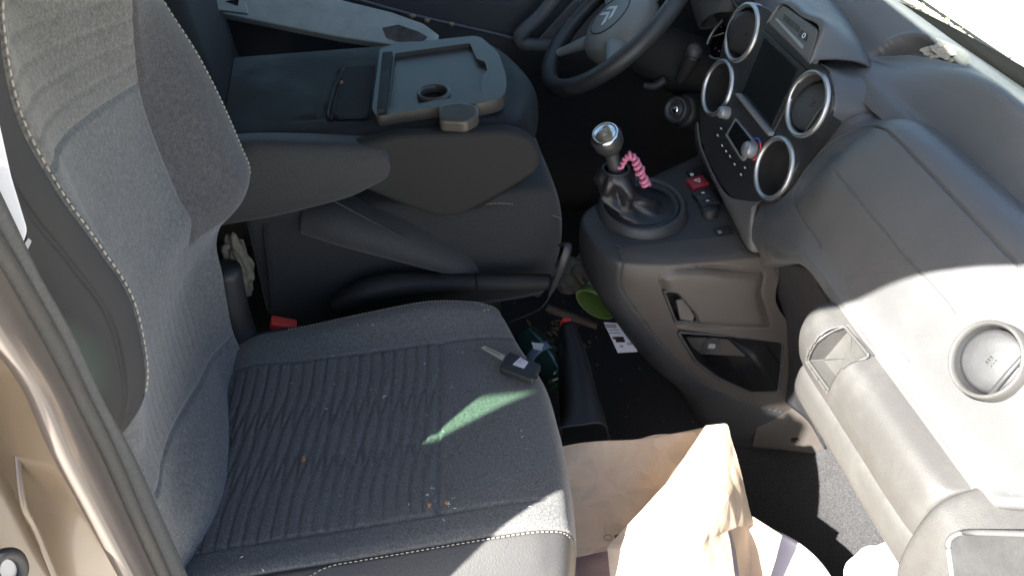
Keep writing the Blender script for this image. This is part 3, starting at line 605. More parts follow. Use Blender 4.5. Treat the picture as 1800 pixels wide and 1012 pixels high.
# ================================================================== STEERING WHEEL AND COLUMN
def build_wheel():
    t = empty('steering_wheel', (.542, .828, .638), 'dark grey steering wheel with a silver chevron emblem on its hub', 'steering wheel')
    tau, yw = .832, .179; c = np.array([.542, .828, .638]); R = .184
    e1 = np.array([math.sin(yw), math.cos(yw), 0]); n = np.array([-math.cos(yw)*math.cos(tau), math.sin(yw)*math.cos(tau), math.sin(tau)]); e2 = np.cross(n, e1)
    th = np.linspace(0, 2*np.pi, 48, endpoint=False)
    tube('rim', [c+R*(math.cos(a)*e1+math.sin(a)*e2) for a in th], .0185, 'wheel_rubber', t, 18, 96, True)
    hub = c-n*.02
    lathe('hub', [(.001, .042), (.04, .040), (.07, .034), (.092, .020), (.100, .002), (.094, -.016), (.06, -.035), (.03, -.045)], (hub, e1, e2, n), 'wheel_hub', t, 48, 1.0, .92)
    lathe('hub_seam', [(.0545, .0360), (.055, .0388), (.057, .0388), (.0575, .0360)], (hub, e1, e2, n), 'wheel_rubber', t, 48, 1.0, .92)
    for a, s in ((1.12, 1.1), (3.0, 1.3), (.0, .9), (4.7, .8)):
        d = math.cos(a)*e1+math.sin(a)*e2; tube('spoke', [hub+d*.05-n*.002, c+d*.10-n*.012, c+d*.145-n*.006, c+d*R], [.026*s, .021*s, .016*s, .014*s], 'wheel_hub', t, 12, 24, flat=.6)
    # double chevron emblem (silver)
    f = (hub+n*.0425, -e1, -e2, n)
    for k in (0, 1):
        y0 = -.006+k*.019; w_, h_, b_ = .025, .017, .010
        out = [(-w_, y0-h_), (0, y0), (w_, y0-h_), (w_, y0-h_+b_), (0, y0+b_), (-w_, y0-h_+b_)]
        plate('emblem_chevron', out, (f[0], f[1], f[2], f[3]), .002, 'emblem_silver', t, .0005)
    col = empty('steering_column', (.68, .78, .55), 'black steering column shroud with stalk and round ignition lock', 'steering column')
    ax0 = c-n*.05; ax1 = np.array([.80, .76, .50])
    tube('shroud', [ax0, lerp(ax0, ax1, .35)+np.array([0, 0, -.006]), lerp(ax0, ax1, .7), ax1], [.05, .062, .066, .06], 'panel_black', col, 20, 24)
    ig = on_plane(1187, 193, (.633, .66, .509), (-.75, -.5, .4)); fr = frame(ig, (-.75, -.45, .42))
    s = lathe('ignition_lock', [(.022, -.04), (.027, -.02), (.027, .0), (.024, .003), (.021, .002), (.019, -.003), (.012, -.003), (.0115, .001), (.009, .001), (.0085, -.002), (.001, -.002)], fr, 'console_plastic', col, 40)
    q = fr[0]-fr[3]*.001; plate('key_slot', rounded([(-.0015, -.006), (.0015, -.006), (.0015, .006), (-.0015, .006)], .001), (q, *fr[1:]), .002, 'void', s, 0)
    q = fr[0]+fr[3]*.0005; lathe('lock_barrel', [(.001, .0015), (.007, .001), (.0078, -.002)], (q, *fr[1:]), 'bright_chrome', s, 24)
    tube('lock_housing', [ig-fr[3]*.02, ig-fr[3]*.06, ig-fr[3]*.11], [.034, .042, .045], 'black_plastic', col, 16, 12)
    tube('stalk', [at(1195, 142, Y=.70), at(1208, 118, Y=.69), at(1220, 95, Y=.68)], [.011, .0155, .0165], 'black_plastic', col, 12, 16)
    tube('stalk_cap', [at(1219, 97, Y=.68), at(1222, 86, Y=.68), at(1225, 78, Y=.68)], [.017, .016, .007], 'console_plastic', col, 14, 10)
    tube('stalk', [at(1130, 150, Y=.74), at(1150, 152, Y=.74), at(1170, 140, Y=.74)], [.007, .010, .011], 'black_plastic', col, 10, 12)
    return t
build_wheel()

# ================================================================== CENTRE CONSOLE
def build_console():
    t = empty('centre_console', (.55, .40, 0), 'dark centre console with gear lever opening, red hazard button and side pockets', 'console')
    rows = [(.445, [(.70, .56), (.69, .52), (.68, .48), (.68, .46), (.68, .44), (.69, .42), (.695, .41), (.705, .40)]),
            (.446, [(.68, .56), (.60, .49), (.57, .45), (.57, .43), (.59, .42), (.62, .41), (.65, .40), (.70, .40)]),
            (.447, [(.68, .575), (.55, .495), (.45, .42), (.44, .36), (.47, .32), (.53, .30), (.60, .29), (.70, .28)]),
            (.444, [(.68, .588), (.53, .508), (.40, .428), (.387, .35), (.415, .285), (.48, .258), (.57, .247), (.70, .243)]),
            (.425, [(.68, .596), (.525, .518), (.385, .432), (.372, .345), (.40, .272), (.47, .246), (.57, .237), (.70, .234)]),
            (.34, [(.68, .60), (.53, .525), (.395, .435), (.383, .34), (.415, .27), (.48, .245), (.58, .236), (.70, .232)]),
            (.24, [(.68, .60), (.55, .53), (.445, .44), (.435, .34), (.465, .272), (.52, .246), (.61, .236), (.76, .232)]),
            (.13, [(.70, .60), (.59, .53), (.51, .44), (.502, .345), (.53, .28), (.58, .25), (.66, .238), (.79, .234)]),
            (.03, [(.74, .60), (.64, .53), (.588, .44), (.584, .35), (.605, .29), (.65, .26), (.72, .245), (.82, .238)]),
            (-.12, [(.80, .60), (.72, .53), (.67, .44), (.665, .35), (.68, .30), (.71, .27), (.76, .25), (.85, .24)])]
    ctrl = [[(x, y, z) for x, y in r] for z, r in rows]
    SF = frame((.6, .237, .25), (0, -1, 0))
    lower = pix([(1192, 583), (1290, 590), (1376, 600), (1374, 640), (1368, 688), (1320, 690), (1262, 664), (1222, 634)], SF)
    upper = pix([(1168, 513), (1190, 512), (1222, 548), (1228, 566), (1188, 566)], SF)
    lo = rounded(lower, .010, 4); hi = rounded(upper, .004, 3)
    def inpoly(A, B, poly):
        r = np.zeros(A.shape, bool); k = len(poly)
        for i in range(k):
            x1, y1 = poly[i]; x2, y2 = poly[(i+1) % k]; r ^= ((y1 > B) != (y2 > B)) & (A < (x2-x1)*(B-y1)/(y2-y1+1e-12)+x1)
        return r
    def keep(P):
        A = (P-SF[0])@SF[1]; B = (P-SF[0])@SF[2]; side = P[..., 1] < .262
        return ~(side & (inpoly(A, B, lo) | inpoly(A, B, hi)))
    # raised drawer front in the side
    drawer = pix([(1158, 490), (1185, 474), (1240, 470), (1342, 478), (1334, 510), (1352, 572), (1195, 574), (1172, 530)], SF)
    drw = cr(np.array([SF[0]+a*SF[1]+b*SF[2] for a, b in rounded(drawer, .012, 4)]), 120, 0, True); drw = np.concatenate([drw, drw[:1]])
    def disp(P):
        A = (P-SF[0])@SF[1]; B = (P-SF[0])@SF[2]; ins = inpoly(A, B, rounded(drawer, .012, 4)) & (P[..., 1] < .27)
        d = polydist(P, drw); return np.where(ins, .007*(1-np.exp(-(d/.010)**2)), 0)
    spoly = cr(np.array(pix([(1098, 520), (1104, 478), (1130, 460), (1190, 450), (1270, 449), (1349, 455), (1380, 520), (1420, 620), (1430, 720), (1330, 716), (1250, 684), (1185, 634), (1132, 570)], SF)), 160, 0, True)
    onside = lambda P: inpoly((P-SF[0])@SF[1], (P-SF[0])@SF[2], spoly) & (P[..., 1] < .30)
    edge3 = np.array([SF[0]+a*SF[1]+b*SF[2] for a, b in spoly]); 
    P0 = grid_eval(np.array(ctrl), 460, 460); N0 = normals(P0); P0 = P0+N0*disp(P0)[..., None]; P0 = groove(P0, [(drw, .0035, .005)])
    A0 = (P0-SF[0])@SF[1]; B0 = (P0-SF[0])@SF[2]; side = onside(P0)
    P0 = P0-N0*(.0016*np.exp(-(np.min(np.stack([np.hypot(A0-a, B0-b) for a, b in spoly[::1]]), 0)/.003)**2)*(P0[..., 1] < .31))[..., None]
    grid_mesh('console_body', P0, 'console_plastic', t, (keep(P0) & ~side), .003)
    grid_mesh('console_side_bounce', P0, 'bounce_warm_plastic', t, (keep(P0) & side), .003)  # same console surface, bounce light from the bag put into its colour
    for nm, poly, dep, m in (('storage_pocket', lo, .11, 'black_plastic'), ('drawer_handle_recess', hi, .025, 'black_plastic')):
        c = cr(np.array([SF[0]+a*SF[1]+b*SF[2] for a, b in poly]), 90, 0, True)+np.array([0, .006, 0])
        if nm == 'storage_pocket': c = c+np.array([0, -.002, 0])
        b = np.array([0, dep, -.01]); cen = c.mean(0)
        p = grid_mesh(nm, np.array([c, c+b*.1, c+b*.6, lerp(c, cen, .06)+b, lerp(c, cen, .98)+b]), m, t, None, 0, False, True)
        tube('pocket_lip', c+np.array([0, -.004, 0]), .0032, 'console_plastic', p, 8, 120, True)
    # handle tongue in the drawer recess
    hf = frame(at(1208, 548, Y=.243), (0, -1, .3)); plate('drawer_handle', rounded(pix([(1188, 528), (1203, 524), (1222, 556), (1218, 566), (1196, 562)], hf), .003), hf, .008, 'bounce_warm_plastic', t, .0025)
    # socket plate in the pocket
    kf = frame(at(1255, 610, Y=.30), (0, -1, .15)); so_ = plate('socket_plate', rounded(pix([(1205, 592), (1280, 596), (1312, 626), (1225, 622)], kf), .006), kf, .01, 'bounce_warm_plastic', t, .002)
    c = on_plane(1250, 607, kf[0]+kf[3]*.0005, kf[3]); lathe('power_socket', [(.001, .002), (.008, .002), (.009, .004), (.012, .004), (.0125, .0), (.0165, .001), (.017, .004), (.019, .004), (.020, 0)], frame(c, kf[3]), 'grey_trim', t, 36)
    plate('socket_mark', rounded(pix([(1243, 602), (1256, 603), (1257, 611), (1244, 610)], kf), .001), (kf[0]+kf[3]*.0035, *kf[1:]), .0012, 'grey_ink', so_, 0)
    # access panel with finger hole low at the front
    af = frame(at(1385, 750, Y=.232), (-.25, -1, .15)); hole = [(np.array(pix([(1398, 773)], af)[0])+np.array([math.cos(a)*.010, math.sin(a)*.0065])) for a in np.linspace(0, 6.283, 20, endpoint=False)]
    plate('access_panel', rounded(pix([(1345, 712), (1392, 690), (1420, 735), (1456, 800), (1400, 793), (1322, 784), (1332, 745)], af), .008), af, .01, 'bounce_warm_plastic', t, .002, holes=[hole])
    plate('hole_back', [(-.03, -.03), (.03, -.03), (.03, .03), (-.03, .03)], (on_plane(1398, 773, af[0], af[3])-af[3]*.016, *af[1:]), .003, 'void', t, 0)
    # gear bezel
    bc = np.array([.488, .402, .446]); fr = frame(bc, (-.06, -.05, 1), (1, 0, 0))
    lathe('gear_bezel', [(.092, -.012), (.088, .010), (.083, .020), (.078, .024), (.074, .022), (.071, .012)], fr, 'console_plastic', t, 64, 1, .94)
    lathe('boot_frame', [(.073, .012), (.071, .019), (.064, .020), (.060, .014)], fr, 'black_plastic', t, 64, 1, .94)
    # switch row
    cx = [(1226, 323, 'hazard_button', 'dull_red', .036, .034), (1238, 345, 'lock_switch', 'black_plastic', .038, .032), (1246, 359, 'lock_switch', 'black_plastic', .038, .022)]
    for x, y, nm, m, sx, sy in cx:
        c = at(x, y, Z=.452); b = rbox(nm, c, (sx, sy, .014), m, t, .003, (0, -.12, .12))
        if nm == 'hazard_button':
            tri = [c+np.array([.007*math.cos(a), .007*math.sin(a), .0080]) for a in (2.9, .8, -1.3)]
            tube('triangle_mark', [lerp(tri[i], tri[(i+1) % 3], s) for i in range(3) for s in (0, .33, .66)], .0007, 'white_ink', b, 5, 30, True)
        else: rbox('symbol', c+np.array([-.003, .002, .0072]), (.006, .004, .0008), 'white_ink', b, .0003)
    lathe('rotary_switch', [(.001, .016), (.012, .016), (.0145, .013), (.016, -.01)], frame(at(1247, 378, Z=.446), (-.05, 0, 1), (1, 0, 0)), 'black_plastic', t, 28)
    for x, y in ((1271, 405), (1222, 304)):
        c = at(x, y, Z=.4495); rbox('switch_slot', c, (.032, .020, .006), 'void', t, .002, (0, 0, .15)); c2 = at(x-6, y+3, Z=.452); rbox('slot_light', c2, (.007, .007, .004), 'white_ink' if y < 330 else 'silver_plastic', t, .001)
    # gear lever: separate thing
    g = empty('gear_lever', bc, 'gear lever with black leather boot and silver topped knob', 'gear lever')
    top = at(1083, 297, Y=.40); base = bc+np.array([0, 0, .014])
    rings = []; ns = 26; seg = 72
    for i in range(ns):
        s = i/(ns-1); k = s**1.0
        cen = lerp(base, top, min(1, k)); cen[:2] = lerp(base[:2], lerp(base, top, 1)[:2], 1-(1-k)**2.2); cen[2] = lerp(base[2:], top[2:], k**1.25)[0]
        r = .022*(1-k)**9+.0235*(1-k)**.6+.0225+.002*math.sin(k*9)*(1-k); ring = []
        for j in range(seg):
            a = j*2*np.pi/seg; fold = .010*math.sin(3*a+1.2+5*k)*(k*(1-k)*3.2)+.006*math.sin(5*a-7*k)*(k*(1-k)*3)+.004*math.sin(11*a+3*k)*(1-k)*k
            nz = mnoise.noise(Vector((math.cos(a)*2, math.sin(a)*2, k*3)))*.009*4*k*(1-k)-.0045*(1-abs(math.sin(2.5*a+6*k)))**3*(4*k*(1-k))-.006*(1-abs(math.sin(9*k-1.5*math.cos(a))))**4*(k < .7)
            ring.append(cen+np.array([(r+fold+nz)*math.cos(a), (r+fold+nz)*math.sin(a)*.95, .010*math.sin(2*a+1)*k*(1-k)]))
        rings.append(ring)
    grid_mesh('gear_boot', np.array(rings), 'boot_leather', g, None, 0, False, True)
    tube('boot_collar', [top+np.array([.0235*math.cos(a), .0225*math.sin(a), 0]) for a in np.linspace(0, 6.283, 16, endpoint=False)], .003, 'black_plastic', g, 8, 40, True)
    kn = at(1068, 246, Y=.40); ax = (kn-top)/np.linalg.norm(kn-top); sh = top-ax*.02
    tube('lever_shaft', [sh, lerp(top, kn, .45), lerp(top, kn, .85)], [.015, .0125, .014], 'console_plastic', g, 16, 12)
    kf = frame(kn, ax*.8+np.array([-.25, -.35, .3]), (1, 0, 0))
    lathe('knob', [(.013, -.032), (.019, -.024), (.0265, -.008), (.028, .006), (.0245, .016), (.020, .0185)], kf, 'wheel_rubber', g, 40)
    lathe('knob_ring', [(.0245, .0155), (.0235, .019), (.0205, .0205), (.0185, .0195)], kf, 'bright_chrome', g, 40)
    lathe('knob_cap', [(.0195, .019), (.014, .0215), (.001, .0225)], kf, 'bright_chrome', g, 40)
    # gate pattern: five slots on the cap
    for q in ((-.006, 0), (0, 0), (.006, 0)):
        o = kf[0]+kf[3]*.0226+q[0]*kf[1]; tube('shift_mark', [o-kf[2]*.005, o+kf[2]*.005], .0006, 'grey_ink', g, 5, 3)
    o = kf[0]+kf[3]*.0227; tube('shift_mark', [o-kf[1]*.006, o+kf[1]*.006], .0006, 'grey_ink', g, 5, 3)
    # hair tie
    path = [at(1068, 330, Y=.42), at(1067, 318, Y=.42), at(1069, 306, Y=.42), at(1080, 298, Y=.41), at(1093, 290, Y=.385), at(1101, 278, Y=.38), at(1110, 274, Y=.375), at(1118, 285, Y=.372), at(1124, 300, Y=.37), at(1132, 315, Y=.37), at(1136, 328, Y=.37)]
    Q = cr(np.array(path), 420); T = np.gradient(Q, axis=0); T /= np.linalg.norm(T, axis=1, keepdims=True); u = np.cross(T, (0, 1., 0)); u /= np.linalg.norm(u, axis=1, keepdims=True); v = np.cross(T, u)
    ph = np.linspace(0, 2*np.pi*19, 420)[:, None]; amp = np.interp(np.linspace(0, 1, 420), [0, .3, .5, .7, 1], [.003, .0025, .003, .0055, .006])[:, None]
    h = tube('hair_tie', Q+amp*(1+.45*np.sin(ph*.37+1)*np.sin(ph*.11))*(np.cos(ph)*u+np.sin(ph)*v), .0034, 'pink', None, 7, 420); tag(h, 'coiled pink hair tie looped round the gear lever boot', 'hair tie')
build_console()

# ================================================================== PASSENGER SEAT
def build_seat():
    t = empty('passenger_seat', (-.02, 0, .12), 'grey cloth passenger seat with quilted cushion, pale stitching and dark side trim', 'car seat')
    # ---- cushion
    st = [(-.30, -.030), (-.24, -.004), (-.16, 0), (-.05, 0), (.06, .002), (.14, .002), (.19, -.003), (.222, -.014), (.238, -.040), (.244, -.08), (.244, -.13), (.235, -.19)]
    vr = [(-.262, .185, 0), (-.280, .28, 0), (-.262, .352, 0), (-.207, .397, 0), (-.165, .4015, 0), (-.08, .397, 0), (0, .396, 0), (.08, .397, 0), (.162, .4015, 0), (.212, .414, .022), (.243, .405, .018), (.272, .36, 0), (.278, .25, 0)]
    fx = lambda y: np.interp(y, [-.28, -.216, -.145, -.044, .075, .18, .24, .28], [.190, .212, .226, .237, .237, .208, .188, .165])
    ctrl = []
    for sx, dz in st:
        row = []
        for y, z, crest in vr:
            x = sx+.135*y*np.clip((.14-sx)/.30, 0, 1) if sx < .14 else sx
            if sx >= .14: x = .14+.0+(sx-.14)*(fx(y)-.14)/(.238-.14)
            bump = crest*math.exp(-((sx-.03)/.12)**2)
            zz = z+bump+dz if z > .3 else min(z, z+dz*.3)
            row.append((x, y, zz))
        ctrl.append(row)
    NU, NV = 380, 460
    P = grid_eval(np.array(ctrl), NU, NV); nrm = normals(P)
    if nrm[NU//3, NV//2, 2] < 0: nrm = -nrm
    X, Y = P[..., 0], P[..., 1]
    XS = X-.125*Y
    # quilting
    inner_seam = .166-.0*X; xcross = .060
    zone = ((Y > -.160) & (Y < .163) & (XS < xcross) & (P[..., 2] > .36)).astype(float)
    pitch = .0178; g = np.zeros_like(X)
    ph = (XS+.30)/pitch+.03*np.sin(Y*38)
    line = lambda q, wd: np.exp(-((q-np.round(q))*pitch/wd)**2)
    g = np.maximum(g, line(ph, .0019))
    tt = np.clip((.115-Y)/.13, 0, 1); ph2 = ph+tt*tt*(3-2*tt); m2 = ((Y < .118) & (Y > -.02)); g = np.maximum(g, line(ph2, .0019)*m2)
    tt = np.clip((.02-Y)/.13, 0, 1); ph3 = ph+tt*tt*(3-2*tt); m3 = ((Y < .02) & (Y > -.115)); g = np.maximum(g, line(ph3, .0019)*m3)
    zone2 = ((Y > -.160) & (Y < .163) & (XS >= xcross) & (XS < .2) & (P[..., 2] > .36)).astype(float)
    g2 = line((XS+.02*np.sin(Y*20))/.0165, .0020)*.28*np.clip(1-(XS-xcross)/.10, 0, 1)
    dep = -.0034*g*zone-.0018*g2*zone2+.0008*zone*(1-g)
    P = P+nrm*dep[..., None]
    seam = lambda y0, x0, x1: [np.array([x, y0+.0*x, .40]) for x in np.linspace(x0, x1, 12)]
    def follow(f, n=40, s0=-.26, s1=.24):
        return None
    # seams as grooves in parameter terms: distance in the straightened plan
    def plan_groove(d, wd, dp):
        nonlocal P; P = P-nrm*(dp*np.exp(-(d/wd)**2))[..., None]
    top = P[..., 2] > .34
    plan_groove(np.where((X < .20) & top, np.abs(Y-(.163+.10*np.maximum(-.17-XS, 0))), 1), .0028, .0045)
    plan_groove(np.where(XS < .21, np.abs(Y+.163-.0*X), 1), .0028, .004)
    plan_groove(np.where((Y < .163) & (Y > -.165) & top, np.abs(XS-xcross), 1), .0030, .0050)
    vS = 3/12*(NV-1)
    jj = np.arange(NV)[None, :]*np.ones((NU, 1)); ii = np.arange(NU)[:, None]*np.ones((1, NV))
    plan_groove(np.abs(jj-vS)*.0016, .0026, .0035)
    j_st = int(round(vS)); j_tr = int(round(9.45/12*(NV-1)))
    kb = (jj[:-1, :-1] >= j_st) & (jj[:-1, :-1] < j_tr)
    Yc, XSc = Y[:-1, :-1], XS[:-1, :-1]; zc = P[:-1, :-1, 2]
    pc = kb & (Yc > -.163) & (Yc < .163) & (XSc < xcross) & (zc > .355)
    flip = -1 if normals(P)[NU//3, NV//2, 2] < 0 else 1
    grid_mesh('quilted_cushion', P, 'seat_fabric', t, pc)
    grid_mesh('cushion_body', P, 'seat_fabric', t, kb & ~pc)
    grid_mesh('cushion_side', P, 'leatherette', t, jj[:-1, :-1] < j_st)
    grid_mesh('cushion_inner_side', P, 'trim_fabric', t, jj[:-1, :-1] >= j_tr)
    i0 = int(NU*.19); L = [P[i, j_st-int(34*max(0, 1-(i-i0)/26)**2)]+nrm[i, j_st]*.0005-np.array([0, .003, 0]) for i in range(i0, int(NU*.80), 3)]
    stitches('stitching', L, 'thread', t, r=.0007, lift=np.array([0, -.0012, .0022]))
    L = [P[i, j_tr]+nrm[i, j_tr]*.001 for i in range(int(NU*.15), int(NU*.72), 4)]
    stitches('stitching', L, 'thread', t, .005, .003, .0006, lift=np.array([0, -.001, .0012]))
    # ---- lint gathered in the seams and along the sitting edge
    pts = []; nn = []
    for c in range(16):
        ci = rng.integers(int(NU*.10), int(NU*.60)); cj = rng.integers(int(NV*.28), int(NV*.80))
        for q in range(rng.integers(1, 5)):
            i = int(np.clip(ci+rng.normal(0, 9), 5, NU*.62)); j = int(np.clip(cj+rng.normal(0, 9), NV*.26, NV*.83)); pts.append(P[i, j]); nn.append(nrm[i, j])
    for x, y in ((757, 860), (752, 872), (790, 890), (800, 880), (793, 896), (783, 918), (760, 882), (768, 655), (770, 660), (748, 640), (812, 625)):
        k = np.argmin(np.linalg.norm(P.reshape(-1, 3)-at(x, y, Z=.398), axis=1)); pts += [P.reshape(-1, 3)[k]]*2; nn += [nrm.reshape(-1, 3)[k]]*2
    flecks(t, pts, nn, .0008, .0017)
    # ---- backrest
    Zs = [.36, .40, .44, .49, .55, .60, .635, .665, .70, .74, .81, .88, .95, 1.02, 1.09, 1.15, 1.22]
    xm = lambda z: np.interp(z, [.36, .40, .44, .475, .50, .55, .66, .82, 1.0, 1.22], [-.245, -.243, -.258, -.278, -.290, -.287, -.275, -.270, -.273, -.285])
    xst = lambda z: np.interp(z, [.36, .60, .66, .70, .746, .806, .88, 1.0, 1.057, 1.088, 1.12, 1.22], [-.275, -.272, -.258, -.241, -.228, -.226, -.236, -.252, -.252, -.243, -.225, -.225])
    xb = lambda z: np.interp(z, [.36, .50, .60, .66, .705, .742, .80, .90, .94, .99, 1.22], [-.25, -.275, -.265, -.245, -.232, -.241, -.247, -.249, -.241, -.225, -.21])
    xi = lambda z: np.interp(z, [.36, .448, .57, .60, .63, .665, .70, .738, .81, .883, .95, 1.05, 1.22], [-.235, -.242, -.232, -.232, -.222, -.182, -.166, -.170, -.182, -.199, -.222, -.245, -.27])
    yi = lambda z: np.interp(z, [.36, .56, .62, .665, .70, 1.22], [.215, .215, .225, .240, .25, .25])
    ctrl = []
    for z in Zs:
        s, m_, b_, i_, y_ = xst(z), xm(z), xb(z), xi(z), yi(z); flat = np.clip((z-.62)/.06, 0, 1); sh = np.interp(z, [1.0, 1.1, 1.22], [0, .01, .05])
        sh += .022*math.exp(-((z-.83)/.08)**2)
        ctrl.append([(-.42, -.19+sh, z), (-.35, -.238+sh, z), (s-.050, -.222+sh, z), (s-.010, -.177+sh, z), (lerp([s-.009], [m_], .75)[0], -.11, z), (m_, -.04, z), (lerp([m_], [b_], .35)[0], .06, z), (b_, .14, z), (lerp([b_], [i_], .72)[0]+.006*flat, .20, z), (i_, y_, z), (i_-.018, y_+.030, z), (i_-.06, y_+.04, z), (-.42, y_+.02, z)])
    NU, NV = 420, 440; P = grid_eval(np.array(ctrl), NU, NV); nrm = normals(P)
    if nrm[NU//2, NV//2, 0] < 0: nrm = -nrm
    jj = np.arange(NV)[None, :]*np.ones((NU, 1)); j3, j7, j9 = [int(round(k/12*(NV-1))) for k in (3, 7, 9)]
    Z, Y = P[..., 2], P[..., 1]
    dz = Z-(.895+(.14-Y)*.235)          # the slanted seam
    main = (jj > j3) & (jj < j7)
    rib = np.exp(-(((dz/.026)-np.round(dz/.026))*.026/.0028)**2)*(dz > .012)*(dz < .19)*main
    d = -.0018*rib-.0035*np.exp(-(dz/.003)**2)*main
    d -= .004*np.exp(-(np.abs(jj-j3)*.0013/.0026)**2)*(Z > .70)+.004*np.exp(-(np.abs(jj-j7)*.0013/.0028)**2)*(Z > .66)+.003*np.exp(-(np.abs(jj-j9)*.0013/.0022)**2)*(Z > .68)
    d -= .004*np.exp(-((Z-(.487-.286*Y))/.004)**2)*(jj > j3)*(jj < j9)
    low = (Z < .86)*(Z > .5)*main; zz = (Y+.05+.12*(Z-.5))/.021
    d -= .0012*np.exp(-((zz-np.round(zz))*.021/.0024)**2)*low*np.clip((.70-Z)/.12, 0, 1)
    d -= .003*np.exp(-(np.abs(jj-2.45/12*(NV-1))*.0013/.0016)**2)*(Z > .66)
    P = P+nrm*d[..., None]
    J = jj[:-1, :-1]; Zc = Z[:-1, :-1]; dzc = dz[:-1, :-1]; mid = (J >= j3) & (J < j7)
    lowside = (J < j3) & (Zc < .640+(J/(NV-1)*12-2)*.055) & (J > 1.6/12*(NV-1))
    grid_mesh('backrest_side', P, 'trim_fabric', t, (J < j3) & ~lowside)
    grid_mesh('backrest_upper_panel', P, 'back_fabric', t, mid & (dzc >= 0))
    grid_mesh('backrest_lower_panel', P, 'back_fabric_lower', t, (mid & (dzc < 0)) | lowside | ((J >= j7) & (J < j9) & (Zc <= .66)))
    grid_mesh('inner_bolster', P, 'bolster_fabric', t, (J >= j7) & (J < j9) & (Zc > .66))
    grid_mesh('backrest_inner_side', P, 'trim_fabric', t, J >= j9)
    rows = [i for i in range(NU) if .70 < Z[i, j3] < 1.2]
    stitches('stitching', [P[i, j3]+nrm[i, j3]*.001 for i in rows[::4]], 'thread', t, .0085, .0058, .0010, lift=np.array([.0035, 0, 0]))
    rows = [i for i in range(NU) if .695 < Z[i, j9] < 1.15]
    stitches('stitching', [P[i, j9]+nrm[i, j9]*.001 for i in rows[::4]], 'thread', t, .0075, .005, .0011, lift=np.array([.002, -.001, .001]))
    # bright bracket edge at the end of the outer stitch
    # side valance and recline cover
    ctrl = [[(-.29, -.285, .25), (-.34, -.29, .25)], [(-.27, -.285, .50), (-.36, -.29, .50)]]
    tube('recline_cover', L3([(398, 470), (408, 540), (430, 590), (452, 604)], Y=.245), [.022, .026, .022, .014], 'black_plastic', t, 12, 20)
    b = empty_part('seat_buckle', at(497, 575, Y=.28), t)
    c = at(497, 572, Y=.285); rbox('housing', c+np.array([0, 0, -.028]), (.046, .026, .05), 'black_plastic', b, .005, (0, .4, 0)); rbox('release_button', c+np.array([.001, 0, .002]), (.044, .022, .016), 'red', b, .003, (0, .4, 0))
    rbox('seat_base', (-.02, 0, .12), (.44, .46, .18), 'black_plastic', t, .03)
    return P
build_seat()
# belt strip at the door pillar, sunlight put into its white colour
bs = empty('belt_strip', at(20, 350, Y=-.335), 'sunlit-white seat belt strip hanging beside the door pillar', 'seat belt')
fr = frame(at(20, 350, Y=-.335), (.5, -.8, .2)); plate('webbing', rounded(pix([(-80, 60), (-35, 60), (20, 310), (49, 405), (40, 432), (30, 430), (-20, 300)], fr), .004), fr, .003, 'strap_sunlit', bs, .001)
plate('tongue', rounded(pix([(38, 436), (50, 418), (56, 424), (44, 448)], fr), .001), fr, .004, 'silver_plastic', bs, .001)

